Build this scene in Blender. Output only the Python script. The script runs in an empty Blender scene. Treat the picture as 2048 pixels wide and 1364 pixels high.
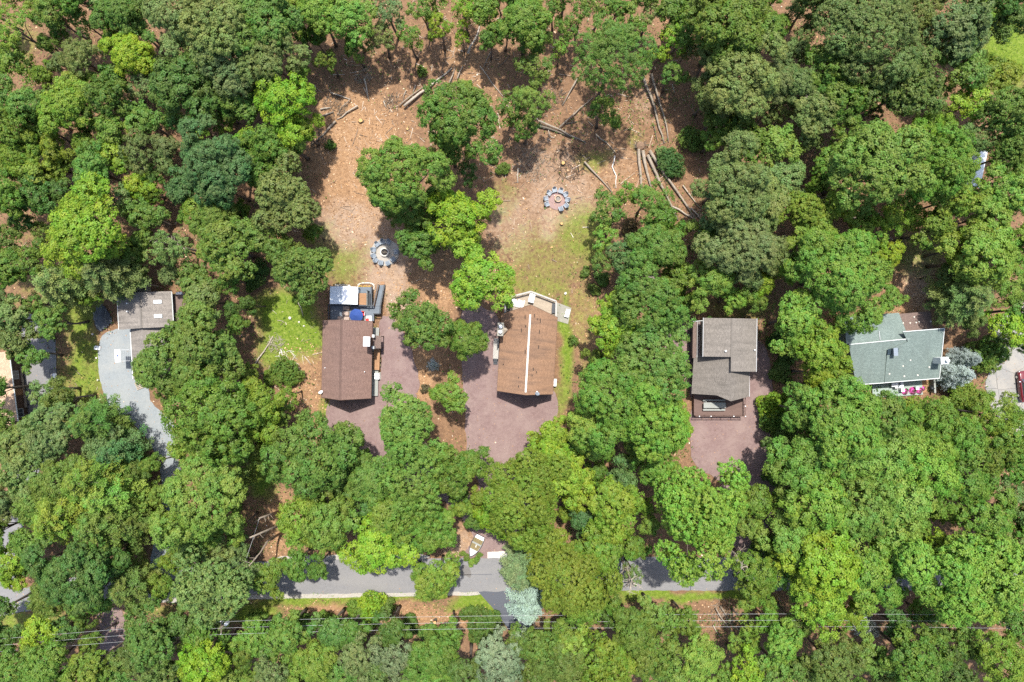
import bpy, bmesh, math, random
import numpy as np
from mathutils import Vector, Matrix, noise as mnoise
from mathutils.geometry import tessellate_polygon

# ------------------------------------------------------------------ camera, sky, sun, exposure
SC = bpy.context.scene
COL = SC.collection
CAM_H = 100.0                      # flying height of the drone, metres
PXM = 1.5 * CAM_H / 2048.0         # metres on the ground per photo pixel (24 mm lens, 36 mm sensor)
cam = bpy.data.cameras.new('camera'); cam.lens = 24; cam.sensor_width = 36; cam.clip_end = 2000
camo = bpy.data.objects.new('camera', cam); COL.objects.link(camo)
camo.location = (0, 0, CAM_H); SC.camera = camo

SUN_ELEV, SUN_AZ = math.radians(70), math.radians(4)     # sun stands towards the top of the photo (+Y), a touch to the right
W = bpy.data.worlds.new('World'); SC.world = W; W.use_nodes = True
nt = W.node_tree; bg = nt.nodes['Background']
sky = nt.nodes.new('ShaderNodeTexSky'); sky.sky_type = 'NISHITA'; sky.sun_disc = False
sky.sun_elevation = SUN_ELEV; sky.sun_rotation = SUN_AZ; sky.air_density = 1.0; sky.dust_density = 2.0
nt.links.new(sky.outputs[0], bg.inputs[0]); bg.inputs[1].default_value = 0.15
sl = bpy.data.lights.new('sun', 'SUN'); sl.energy = 4.1; sl.angle = math.radians(1.0); sl.color = (1.0, 0.955, 0.88)
so = bpy.data.objects.new('sun', sl); COL.objects.link(so)
sd = Vector((math.sin(SUN_AZ) * math.cos(SUN_ELEV), math.cos(SUN_AZ) * math.cos(SUN_ELEV), math.sin(SUN_ELEV)))
so.rotation_euler = sd.to_track_quat('Z', 'Y').to_euler(); so.location = (0, 30, 60)
SC.view_settings.view_transform = 'Standard'; SC.view_settings.look = 'None'
SC.view_settings.exposure = 1.0; SC.view_settings.gamma = 1.0
SC.cycles.max_bounces = 7; SC.cycles.diffuse_bounces = 4; SC.cycles.transmission_bounces = 4; SC.cycles.use_denoising = False
SC.cycles.caustics_reflective = False; SC.cycles.caustics_refractive = False

# ------------------------------------------------------------------ helpers
R = random.Random(7); NR = np.random.default_rng(11)
PI = math.pi
def G(px, py, z=0.0):
    """ground position of what the photo shows at a pixel when it stands z metres high"""
    k = PXM * (CAM_H - z) / CAM_H
    return Vector(((px - 1024) * k, (682 - py) * k, z))

def nodes(name):
    m = bpy.data.materials.new(name); m.use_nodes = True
    t = m.node_tree; b = t.nodes['Principled BSDF']
    return m, t, b
def N(t, typ, **kw):
    n = t.nodes.new(typ)
    for k, v in kw.items():
        if k.startswith('i_'): n.inputs[int(k[2:]) if k[2:].isdigit() else k[2:]].default_value = v
        else: setattr(n, k, v)
    return n
def ramp(t, src, stops):
    r = N(t, 'ShaderNodeValToRGB'); e = r.color_ramp.elements
    while len(e) < len(stops): e.new(0.5)
    for i, (p, c) in enumerate(stops):
        e[i].position = p; e[i].color = (c, c, c, 1) if not hasattr(c, '__len__') else (*c, 1)
    t.links.new(src, r.inputs[0]); return r.outputs[0]
def mix(t, fac, a, b, mode='MIX'):
    n = N(t, 'ShaderNodeMix', data_type='RGBA', blend_type=mode)
    for s, v in ((n.inputs[0], fac), (n.inputs[6], a), (n.inputs[7], b)):
        if hasattr(v, 'links') or isinstance(v, bpy.types.NodeSocket): t.links.new(v, s)
        elif hasattr(v, '__len__'): s.default_value = (*v, 1)
        else: s.default_value = v
    return n.outputs[2]
def tex(t, scale, detail=4, rough=0.6, coord='Object', stretch=None):
    c = N(t, 'ShaderNodeTexCoord'); n = N(t, 'ShaderNodeTexNoise')
    n.inputs['Scale'].default_value = scale; n.inputs['Detail'].default_value = detail; n.inputs['Roughness'].default_value = rough
    src = c.outputs[coord]
    if stretch:
        mp = N(t, 'ShaderNodeMapping'); mp.inputs['Scale'].default_value = stretch
        t.links.new(src, mp.inputs[0]); src = mp.outputs[0]
    t.links.new(src, n.inputs['Vector']); return n.outputs['Fac']
def bump(t, b, h, strength=0.4, dist=0.02):
    n = N(t, 'ShaderNodeBump'); n.inputs['Strength'].default_value = strength; n.inputs['Distance'].default_value = dist
    t.links.new(h, n.inputs['Height']); t.links.new(n.outputs[0], b.inputs['Normal'])
def simple(name, col, rough=0.7, var=0.25, scale=3.0, metal=0.0, stretch=None, dark=None, spec=0.3):
    """plain weathered surface: base colour broken up by two sizes of noise"""
    m, t, b = nodes(name)
    n1 = tex(t, scale, 5, 0.65, 'Object', stretch); n2 = tex(t, scale * 9, 3, 0.6, 'Object', stretch)
    lo = dark or tuple(c * (1 - var) for c in col); hi = tuple(min(1, c * (1 + var * 0.7)) for c in col)
    c = ramp(t, n1, [(0.3, lo), (0.7, hi)])
    c = mix(t, 0.35, c, ramp(t, n2, [(0.25, tuple(x * 0.75 for x in lo)), (0.75, hi)]))
    t.links.new(c, b.inputs['Base Color']); b.inputs['Roughness'].default_value = rough; b.inputs['Metallic'].default_value = metal
    b.inputs['Specular IOR Level'].default_value = spec
    bump(t, b, n2, 0.25, 0.02); return m

class MB:
    """collects solid shapes into one mesh"""
    def __init__(s): s.v = []; s.f = []; s.uv = {}
    def add(s, vs, fs):
        o = len(s.v); s.v += [tuple(v) for v in vs]; s.f += [tuple(i + o for i in f) for f in fs]; return s
    def box(s, c, d, rz=0.0, rx=0.0, ry=0.0):
        m = Matrix.Translation(c) @ Matrix.Rotation(rz, 4, 'Z') @ Matrix.Rotation(rx, 4, 'X') @ Matrix.Rotation(ry, 4, 'Y')
        h = [x / 2 for x in d]
        vs = [m @ Vector((sx * h[0], sy * h[1], sz * h[2])) for sz in (-1, 1) for sx, sy in ((-1, -1), (1, -1), (1, 1), (-1, 1))]
        return s.add(vs, [(3, 2, 1, 0), (4, 5, 6, 7), (0, 1, 5, 4), (1, 2, 6, 5), (2, 3, 7, 6), (3, 0, 4, 7)])
    def bar(s, a, b, w, h):
        a, b = Vector(a), Vector(b); d = b - a; L = d.length; x = d.normalized()
        up = Vector((0, 0, 1)) if abs(x.z) < 0.95 else Vector((0, 1, 0))
        y = up.cross(x).normalized(); z = x.cross(y)
        vs = [p + y * (sy * w / 2) + z * (sz * h / 2) for p in (a, b) for sy, sz in ((-1, -1), (1, -1), (1, 1), (-1, 1))]
        return s.add(vs, [(3, 2, 1, 0), (4, 5, 6, 7), (0, 1, 5, 4), (1, 2, 6, 5), (2, 3, 7, 6), (3, 0, 4, 7)])
    def tube(s, pts, rad, n=8, caps=True):
        pts = [Vector(p) for p in pts]; rad = rad if hasattr(rad, '__len__') else [rad] * len(pts); vs = []; fs = []
        prev = None
        for i, p in enumerate(pts):
            d = (pts[min(i + 1, len(pts) - 1)] - pts[max(i - 1, 0)]).normalized()
            ref = Vector((0, 0, 1)) if abs(d.z) < 0.9 else Vector((1, 0, 0))
            if prev is not None: ref = prev
            y = d.cross(ref).normalized(); x = y.cross(d).normalized(); prev = x
            for k in range(n):
                a = 2 * PI * k / n; vs.append(p + (x * math.cos(a) + y * math.sin(a)) * rad[i])
        for i in range(len(pts) - 1):
            for k in range(n):
                a, b = i * n + k, i * n + (k + 1) % n; fs.append((a, b, b + n, a + n))
        if caps: fs.append(tuple(reversed(range(n)))); fs.append(tuple(range((len(pts) - 1) * n, len(pts) * n)))
        return s.add(vs, fs)
    def lathe(s, c, prof, n=16):
        c = Vector(c); vs = []; fs = []
        for r, z in prof:
            for k in range(n): a = 2 * PI * k / n; vs.append(c + Vector((r * math.cos(a), r * math.sin(a), z)))
        for i in range(len(prof) - 1):
            for k in range(n):
                a, b = i * n + k, i * n + (k + 1) % n; fs.append((a, b, b + n, a + n))
        fs.append(tuple(reversed(range(n)))); fs.append(tuple(range((len(prof) - 1) * n, len(prof) * n)))
        return s.add(vs, fs)
    def prism(s, poly, z0, z1):
        n = len(poly); vs = [(p[0], p[1], z0) for p in poly] + [(p[0], p[1], z1) for p in poly]
        return s.add(vs, [tuple(reversed(range(n))), tuple(range(n, 2 * n))] + [(i, (i + 1) % n, n + (i + 1) % n, n + i) for i in range(n)])
    def slab(s, pts, th, uvs=None):
        """roof sheet: 3-D outline of its upper face (counter-clockwise from above) with thickness; uvs in metres for the upper face"""
        n = len(pts); vs = [Vector(p) for p in pts] + [Vector(p) - Vector((0, 0, th)) for p in pts]
        o = len(s.f)
        s.add(vs, [tuple(range(n)), tuple(reversed(range(n, 2 * n)))] + [(i, n + i, n + (i + 1) % n, (i + 1) % n) for i in range(n)])
        if uvs: s.uv[o] = uvs
        return s
    def build(s, name, mat, parent=None, smooth=False, loc=None, bevel=0):
        me = bpy.data.meshes.new(name); me.from_pydata(s.v, [], s.f)
        if s.uv:
            ul = me.uv_layers.new(name='UVMap')
            for fi, uvs in s.uv.items():
                for li, q in zip(me.polygons[fi].loop_indices, uvs): ul.data[li].uv = q
        if smooth: me.polygons.foreach_set('use_smooth', [True] * len(me.polygons))
        if bevel:
            bm = bmesh.new(); bm.from_mesh(me); bmesh.ops.bevel(bm, geom=bm.edges[:], offset=bevel, segments=2, affect='EDGES', clamp_overlap=True); bm.to_mesh(me); bm.free()
        me.materials.append(mat); o = bpy.data.objects.new(name, me); COL.objects.link(o)
        if parent: o.parent = parent
        if loc is not None: o.location = loc
        return o
def tag(o, label=None, cat=None, group=None, kind=None):
    for k, v in (('label', label), ('category', cat), ('group', group), ('kind', kind)):
        if v: o[k] = v
    return o
def empty(name, loc, rz=0, label=None, cat=None, group=None):
    o = bpy.data.objects.new(name, None); COL.objects.link(o); o.location = loc; o.rotation_euler.z = rz
    return tag(o, label, cat, group)
def copy_tree(o, parent=None):
    c = o.copy(); COL.objects.link(c); c.parent = parent
    for ch in o.children: copy_tree(ch, c)
    return c
def to_local(root, p):
    v = Vector(p) - root.location; a = -root.rotation_euler.z
    return Vector((v.x * math.cos(a) - v.y * math.sin(a), v.x * math.sin(a) + v.y * math.cos(a), v.z))
def fast_mesh(name, V, F, smooth=False):
    """V (n,3), F (m,k) numpy arrays"""
    me = bpy.data.meshes.new(name); n, m, k = len(V), len(F), F.shape[1]
    me.vertices.add(n); me.vertices.foreach_set('co', np.ascontiguousarray(V, dtype=np.float32).ravel())
    me.loops.add(m * k); me.loops.foreach_set('vertex_index', np.ascontiguousarray(F, dtype=np.int32).ravel())
    me.polygons.add(m); me.polygons.foreach_set('loop_start', np.arange(0, m * k, k, dtype=np.int32))
    if smooth: me.polygons.foreach_set('use_smooth', np.ones(m, dtype=bool))
    me.update(calc_edges=True); return me
def fattr(me, name, vals, domain='FACE', typ='FLOAT'):
    a = me.attributes.new(name, typ, domain)
    a.data.foreach_set('value' if typ == 'FLOAT' else 'color', np.ascontiguousarray(vals, dtype=np.float32).ravel())
def vnoise(x, y, s, seed=0.0):
    """cheap smooth value noise on arrays, 0..1"""
    x = x * s + 37.7 * seed + 500; y = y * s + 91.3 * seed + 500
    xi, yi = np.floor(x), np.floor(y); xf, yf = x - xi, y - yi
    def h(a, b): v = np.sin(a * 127.1 + b * 311.7 + seed * 13.3) * 43758.5453; return v - np.floor(v)
    u, w = xf * xf * (3 - 2 * xf), yf * yf * (3 - 2 * yf)
    return (h(xi, yi) * (1 - u) + h(xi + 1, yi) * u) * (1 - w) + (h(xi, yi + 1) * (1 - u) + h(xi + 1, yi + 1) * u) * w
def fbm(x, y, s, seed=0.0):
    return 0.5 * vnoise(x, y, s, seed) + 0.27 * vnoise(x, y, s * 2.1, seed + 1) + 0.15 * vnoise(x, y, s * 4.3, seed + 2) + 0.08 * vnoise(x, y, s * 9, seed + 3)

# ------------------------------------------------------------------ materials
def leaf_material():
    m, t, b = nodes('leaf')
    oi = N(t, 'ShaderNodeObjectInfo'); a1 = N(t, 'ShaderNodeAttribute', attribute_name='lv'); a2 = N(t, 'ShaderNodeAttribute', attribute_name='pv')
    hs = N(t, 'ShaderNodeHueSaturation'); t.links.new(oi.outputs['Color'], hs.inputs['Color'])
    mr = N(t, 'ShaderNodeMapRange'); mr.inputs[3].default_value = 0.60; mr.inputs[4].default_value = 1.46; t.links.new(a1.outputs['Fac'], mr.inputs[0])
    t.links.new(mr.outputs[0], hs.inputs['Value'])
    m2 = N(t, 'ShaderNodeMapRange'); m2.inputs[3].default_value = 0.535; m2.inputs[4].default_value = 0.468; t.links.new(a2.outputs['Fac'], m2.inputs[0])
    t.links.new(m2.outputs[0], hs.inputs['Hue'])
    t.links.new(hs.outputs[0], b.inputs['Base Color']); b.inputs['Roughness'].default_value = 0.55; b.inputs['Specular IOR Level'].default_value = 0.3
    tr = N(t, 'ShaderNodeBsdfTranslucent'); ty = mix(t, 1.0, hs.outputs[0], (1.0, 1.05, 0.45), 'MULTIPLY'); t.links.new(ty, tr.inputs['Color'])
    ms = N(t, 'ShaderNodeMixShader'); ms.inputs[0].default_value = 0.42
    t.links.new(b.outputs[0], ms.inputs[1]); t.links.new(tr.outputs[0], ms.inputs[2])
    t.links.new(ms.outputs[0], t.nodes['Material Output'].inputs['Surface']); return m
M = {}
M['leaf'] = leaf_material()
def litter_material(name, stops):
    m, t, b = nodes(name); a = N(t, 'ShaderNodeAttribute', attribute_name='lv')
    t.links.new(ramp(t, a.outputs['Fac'], stops), b.inputs['Base Color']); b.inputs['Roughness'].default_value = 0.8
    return m
M['litter'] = litter_material('dry_leaves', [(0, (.09, .05, .03)), (.35, (.27, .145, .068)), (.6, (.42, .235, .105)), (.82, (.58, .40, .24)), (1, (.80, .70, .58))])
M['blades'] = litter_material('grass_blades', [(0, (.05, .12, .012)), (.5, (.12, .215, .02)), (.8, (.21, .26, .045)), (1, (.36, .31, .14))])
M['bark'] = simple('bark', (.13, .105, .085), .9, .45, 2.5, stretch=(1, 1, .3))
M['bark_pale'] = simple('pale_bark', (.36, .31, .25), .9, .35, 1.8)
M['log'] = simple('log_bark', (.27, .225, .175), .9, .45, 1.6)
M['log_dark'] = simple('dark_log_bark', (.13, .11, .085), .9, .4, 1.6)
M['cutwood'] = simple('fresh_cut_wood', (.50, .30, .12), .8, .35, 6)
M['white'] = simple('white_paint', (.78, .79, .79), .5, .06, 2)
M['white_metal'] = simple('white_metal', (.74, .77, .79), .35, .1, 2, metal=0.3)
M['slate_plastic'] = simple('slate_blue_plastic', (.19, .225, .265), .45, .1, 3)
M['navy'] = simple('navy_canvas', (.025, .06, .22), .8, .2, 3)
M['red_fabric'] = simple('red_fabric', (.62, .045, .04), .8, .15, 4)
M['deck_blue'] = simple('blue_grey_deck_paint', (.12, .145, .175), .6, .25, 1.5, stretch=(.2, 1, 1))
M['rail_dark'] = simple('dark_rail_paint', (.03, .036, .045), .5, .2, 2)
M['deck_grey'] = simple('weathered_deck_wood', (.33, .275, .21), .85, .25, 1.2, stretch=(.15, 1, 1))
M['rail_pale'] = simple('pale_weathered_wood', (.38, .365, .335), .85, .2, 1.5)
M['deck_brown'] = simple('brown_deck_stain', (.122, .078, .065), .7, .25, 1.2, stretch=(.15, 1, 1))
M['wood_warm'] = simple('warm_wood', (.30, .165, .085), .7, .35, 2.0, stretch=(.3, 1, 1))
M['wood_grey'] = simple('grey_wood', (.27, .28, .26), .85, .2, 2)
M['tan_fabric'] = simple('tan_fabric', (.34, .27, .23), .9, .15, 4)
M['concrete'] = simple('concrete', (.25, .24, .205), .9, .2, .8)
M['stone'] = simple('pale_stone', (.55, .52, .46), .9, .25, 3)
M['stone_grey'] = simple('grey_stone', (.30, .29, .28), .9, .3, 3)
M['char'] = simple('charred_ash', (.03, .028, .027), .95, .6, 5)
M['ash'] = simple('grey_ash', (.22, .2, .18), .95, .4, 5)
M['siding_brown'] = simple('brown_siding', (.09, .055, .04), .8, .2, 1)
M['siding_grey'] = simple('grey_siding', (.25, .25, .23), .8, .15, 1)
M['siding_green'] = simple('sage_siding', (.26, .32, .28), .8, .15, 1)
M['trim_white'] = simple('white_trim', (.52, .545, .53), .6, .08, 2)
M['trim_grey'] = simple('grey_trim', (.40, .41, .42), .6, .1, 2)
M['black_metal'] = simple('black_metal', (.02, .022, .025), .4, .2, 2)
M['tire'] = simple('tyre_rubber', (.02, .02, .02), .9, .2, 6)
M['chrome'] = simple('chrome', (.7, .7, .7), .15, .05, 2, metal=1)
M['wire'] = simple('aluminium_wire', (.45, .46, .46), .4, .1, 1, metal=.2)
M['pole'] = simple('utility_pole_wood', (.17, .135, .105), .9, .3, 1, stretch=(1, 1, .2))
M['soil'] = simple('planter_soil', (.19, .15, .075), .95, .35, 4)
M['hull'] = simple('faded_gelcoat', (.52, .55, .56), .4, .2, 2)
M['gold_pot'] = simple('ochre_glazed_pot', (.42, .27, .06), .4, .25, 5)
M['pink'] = simple('pink_petals', (.75, .09, .42), .7, .3, 8)
def glass_mat():
    m, t, b = nodes('window_glass'); b.inputs['Base Color'].default_value = (.03, .045, .055, 1); b.inputs['Roughness'].default_value = .06; b.inputs['Specular IOR Level'].default_value = .9
    return m
M['glass'] = glass_mat()
def skylight_mat():
    m, t, b = nodes('skylight_dome'); b.inputs['Base Color'].default_value = (.72, .80, .84, 1); b.inputs['Roughness'].default_value = .12
    return m
M['skylight'] = skylight_mat()
def carpaint(name, col):
    m, t, b = nodes(name); n = tex(t, 1.5, 4); c = ramp(t, n, [(.3, tuple(x * .85 for x in col)), (.7, col)]); t.links.new(c, b.inputs['Base Color'])
    b.inputs['Roughness'].default_value = .25; b.inputs['Coat Weight'].default_value = .8; b.inputs['Coat Roughness'].default_value = .05; return m
M['red_paint'] = carpaint('dark_red_car_paint', (.13, .008, .012))

def shingle(name, c1, c2, streak=(.05, .045, .04), streak_amt=.5, moss=None):
    """asphalt shingles in UV metres: v runs down the slope, u along the ridge"""
    m, t, b = nodes(name); uv = N(t, 'ShaderNodeUVMap', uv_map='UVMap')
    br = N(t, 'ShaderNodeTexBrick'); br.offset = .5; br.inputs['Scale'].default_value = 1.0
    br.inputs['Brick Width'].default_value = .30; br.inputs['Row Height'].default_value = .145; br.inputs['Mortar Size'].default_value = .012
    br.inputs['Mortar Smooth'].default_value = .4; br.inputs['Bias'].default_value = 0
    br.inputs['Color1'].default_value = (*c1, 1); br.inputs['Color2'].default_value = (*c2, 1); br.inputs['Mortar'].default_value = (*[x * .45 for x in c1], 1)
    t.links.new(uv.outputs[0], br.inputs['Vector'])
    def nz(scale, st, detail=5):
        mp = N(t, 'ShaderNodeMapping'); mp.inputs['Scale'].default_value = st; n = N(t, 'ShaderNodeTexNoise'); n.inputs['Scale'].default_value = scale; n.inputs['Detail'].default_value = detail
        t.links.new(uv.outputs[0], mp.inputs[0]); t.links.new(mp.outputs[0], n.inputs['Vector']); return n.outputs['Fac']
    c = br.outputs['Color']
    c = mix(t, .65, c, ramp(t, nz(7, (1, 1, 1), 3), [(.25, .35), (.75, .9)]), 'OVERLAY')
    st = nz(1.1, (1.6, .16, 1)); st2 = nz(.35, (1, .7, 1))
    f = N(t, 'ShaderNodeMath', operation='MULTIPLY'); t.links.new(ramp(t, st, [(.42, 0.0), (.72, 1.0)]), f.inputs[0]); t.links.new(ramp(t, st2, [(.3, .2), (.65, 1.0)]), f.inputs[1])
    f2 = N(t, 'ShaderNodeMath', operation='MULTIPLY'); t.links.new(f.outputs[0], f2.inputs[0]); f2.inputs[1].default_value = streak_amt
    c = mix(t, f2.outputs[0], c, streak)
    if moss: c = mix(t, ramp(t, nz(.5, (1, 1, 1)), [(.45, 0.0), (.75, .55)]), c, moss)
    t.links.new(c, b.inputs['Base Color']); b.inputs['Roughness'].default_value = .92; b.inputs['Specular IOR Level'].default_value = .15
    bump(t, b, br.outputs['Fac'], -.5, .02); return m
M['sh_brown1'] = shingle('reddish_brown_shingles', (.215, .140, .115), (.165, .105, .088), (.10, .07, .06), .45)
M['sh_brown2'] = shingle('rusty_brown_shingles', (.285, .172, .108), (.225, .134, .084), (.11, .078, .062), .8)
M['sh_grey'] = shingle('taupe_grey_shingles', (.178, .160, .142), (.138, .124, .110), (.075, .069, .062), .6)
M['sh_grey2'] = shingle('brownish_grey_shingles', (.215, .192, .17), (.168, .150, .134), (.07, .066, .062), .85)
M['sh_green'] = shingle('sage_green_shingles', (.15, .188, .172), (.118, .152, .14), (.09, .105, .10), .45)
M['cap_brown'] = simple('brown_ridge_shingles', (.16, .102, .084), .95, .2, 2)
M['cap_grey'] = simple('grey_ridge_shingles', (.15, .135, .12), .95, .2, 2)
M['sh_tan'] = shingle('tan_shingles', (.47, .33, .23), (.38, .26, .18), (.22, .16, .11), .4)
M['sh_dark'] = shingle('dark_brown_roll_roofing', (.15, .108, .092), (.122, .09, .078), (.08, .064, .056), .4)
# ------------------------------------------------------------------ ground zones (photo pixels at ground level)
def ell(X, Y, cx, cy, rx, ry, a=0.0, soft=.45):
    c, s = math.cos(math.radians(a)), math.sin(math.radians(a))
    dx, dy = X - cx, Y - cy
    d = np.sqrt(((dx * c + dy * s) / rx) ** 2 + ((-dx * s + dy * c) / ry) ** 2)
    return np.clip((1 + soft - d) / (2 * soft), 0, 1)
GRASS = [(565, 630, 62, 48, 20, 1), (585, 672, 66, 58, 0, 1), (550, 700, 45, 40, 0, .8), (520, 950, 28, 50, 0, .9), (655, 830, 24, 26, 0, .8),
    (162, 640, 40, 60, 0, .75), (176, 745, 34, 95, 0, .75), (225, 835, 26, 50, -35, .6), (690, 520, 55, 45, 0, .55), (640, 480, 40, 40, 0, .4),
    (1090, 510, 105, 70, 0, .42), (1170, 470, 50, 70, 0, .62), (1085, 570, 60, 40, 0, .52), (1040, 560, 60, 30, 0, .5), (1128, 690, 16, 120, 0, .85), (1125, 810, 20, 35, 0, .7), (1000, 400, 30, 60, 0, .35),
    (1190, 325, 36, 34, 0, .55), (1270, 290, 30, 24, 0, .4), (600, 1200, 130, 13, 0, .85), (500, 1222, 60, 22, 0, .85), (770, 1196, 90, 9, 0, .95), (945, 1200, 50, 14, 0, 1), (985, 1225, 18, 34, -35, 1),
    (1330, 1192, 130, 10, 0, .9), (1450, 1192, 90, 12, 0, .95), (60, 1240, 90, 22, 0, .7), (300, 1212, 60, 14, 0, .5), (2010, 105, 70, 75, 0, 1), (1830, 510, 60, 45, 0, .5), (120, 790, 40, 80, 0, .5), (30, 90, 40, 60, 0, .4),
    (75, 590, 60, 60, 0, .35), (1480, 620, 80, 30, 0, .4), (100, 470, 60, 40, 0, .3), (1170, 620, 30, 80, 0, .42), (1180, 720, 24, 50, 0, .35)]
SAND = [(775, 555, 42, 40, 0, 1), (795, 600, 26, 60, 0, .9), (790, 640, 22, 40, 0, .6), (700, 452, 90, 48, 0, .8), (770, 505, 55, 40, 0, .8), (1112, 400, 90, 60, 0, .65), (1020, 450, 60, 70, 0, .6), (1110, 450, 30, 26, 0, .8),
    (1105, 330, 60, 40, 0, .5), (1240, 340, 50, 40, 0, .3), (1830, 560, 36, 60, 0, .7), (1090, 330, 80, 50, 0, .4), (700, 300, 90, 90, 0, .25), (920, 1090, 40, 40, 0, .7), (760, 520, 70, 50, 0, .5), (1300, 200, 30, 60, 0, .4), (230, 1240, 40, 50, 0, .5)]
CHIP = [(700, 280, 110, 110, 0, .9), (720, 380, 90, 80, 0, .8), (880, 560, 60, 70, 0, .8), (860, 690, 40, 60, 0, .7), (845, 760, 26, 60, 0, 1), (1180, 640, 40, 90, 0, .5), (600, 760, 40, 80, 0, .7), (560, 1040, 40, 60, 0, .9),
    (880, 1230, 110, 24, 0, .8), (640, 1215, 70, 16, 0, .7), (940, 130, 60, 90, 0, .6), (1240, 350, 110, 60, 0, .5), (1820, 590, 50, 60, 0, .8), (620, 820, 30, 70, 0, .6), (920, 1085, 30, 40, 0, .8), (980, 560, 60, 60, 0, .5)]
def zone(lst, X, Y):
    out = np.zeros_like(X)
    for cx, cy, rx, ry, a, s in lst: out = np.maximum(out, s * ell(X, Y, cx, cy, rx, ry, a))
    return out
def zones(x, y):
    X, Y = x / PXM + 1024, 682 - y / PXM
    wob = (fbm(x, y, .22, 5) - .5) * 46; wob2 = (fbm(x, y, .22, 9) - .5) * 46
    return zone(GRASS, X + wob, Y + wob2), zone(SAND, X + wob, Y + wob2), zone(CHIP, X + wob, Y + wob2)

def ground_material():
    m, t, b = nodes('forest_floor'); z = N(t, 'ShaderNodeAttribute', attribute_name='zones'); sp = N(t, 'ShaderNodeSeparateColor'); t.links.new(z.outputs['Color'], sp.inputs[0])
    big = tex(t, .12, 6, .65); mid = tex(t, .7, 6, .7); fine = tex(t, 2.0, 6, .8); vf = tex(t, 5, 4, .8)
    base = ramp(t, mid, [(.25, (.085, .058, .042)), (.5, (.18, .106, .06)), (.75, (.255, .158, .09))])
    base = mix(t, .55, base, ramp(t, fine, [(.25, (.045, .034, .028)), (.5, (.17, .098, .057)), (.78, (.37, .235, .14))]))
    chip = ramp(t, fine, [(.25, (.11, .066, .04)), (.5, (.265, .152, .08)), (.75, (.44, .29, .17))])
    chip = mix(t, .5, chip, ramp(t, vf, [(.3, (.125, .07, .038)), (.7, (.42, .265, .145))]))
    sand = ramp(t, fine, [(.25, (.14, .094, .06)), (.5, (.29, .195, .125)), (.8, (.45, .33, .225))])
    sand = mix(t, ramp(t, mid, [(.35, 0.0), (.7, .8)]), sand, (.26, .195, .155))
    grass = ramp(t, fine, [(.25, (.045, .08, .01)), (.5, (.12, .175, .02)), (.78, (.24, .245, .075))])
    def fac(sock, k=1.0):
        a = N(t, 'ShaderNodeMath', operation='MULTIPLY_ADD'); t.links.new(mid, a.inputs[0]); a.inputs[1].default_value = 1.5; a.inputs[2].default_value = -.75
        c = N(t, 'ShaderNodeMath', operation='MULTIPLY_ADD'); t.links.new(fine, c.inputs[0]); c.inputs[1].default_value = 1.3; c.inputs[2].default_value = -.2; t.links.new(a.outputs[0], c.inputs[2])
        d = N(t, 'ShaderNodeMath', operation='MULTIPLY_ADD'); t.links.new(sock, d.inputs[0]); d.inputs[1].default_value = 1.5; d.inputs[2].default_value = -.95
        e = N(t, 'ShaderNodeMath', operation='ADD'); t.links.new(c.outputs[0], e.inputs[0]); t.links.new(d.outputs[0], e.inputs[1])
        f = N(t, 'ShaderNodeMath', operation='GREATER_THAN'); t.links.new(sock, f.inputs[0]); f.inputs[1].default_value = .02
        g = N(t, 'ShaderNodeMath', operation='MULTIPLY', use_clamp=True); t.links.new(e.outputs[0], g.inputs[0]); t.links.new(f.outputs[0], g.inputs[1]); return g.outputs[0]
    c = mix(t, fac(sp.outputs['Blue']), base, chip); c = mix(t, fac(sp.outputs['Green']), c, sand); c = mix(t, fac(sp.outputs['Red']), c, grass)
    t.links.new(c, b.inputs['Base Color']); b.inputs['Roughness'].default_value = .95; b.inputs['Specular IOR Level'].default_value = .1
    bump(t, b, fine, .9, .12); return m
M['ground'] = ground_material()
xs = np.concatenate([[-400, -250, -150, -110], np.arange(-90, 90.01, .42), [110, 150, 250, 400]])
ys = np.concatenate([[-400, -250, -150, -90], np.arange(-62, 62.01, .42), [90, 150, 250, 400]])
GX, GY = np.meshgrid(xs, ys); nx, ny = len(xs), len(ys)
gz = -.10 + .085 * fbm(GX, GY, .5, 3) * 1.0
ii, jj = np.meshgrid(np.arange(nx - 1), np.arange(ny - 1)); a0 = (jj * nx + ii).ravel()
gm = fast_mesh('ground', np.stack([GX.ravel(), GY.ravel(), gz.ravel()], 1), np.stack([a0, a0 + 1, a0 + nx + 1, a0 + nx], 1), True)
zg, zs_, zc = zones(GX.ravel(), GY.ravel())
fattr(gm, 'zones', np.stack([zg, zs_, zc, np.ones_like(zg)], 1), 'POINT', 'FLOAT_COLOR')
gm.materials.append(M['ground']); go = bpy.data.objects.new('ground', gm); COL.objects.link(go)
tag(go, 'brown leaf-strewn forest floor with patches of grass and bare sand', None, None, 'structure')

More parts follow.
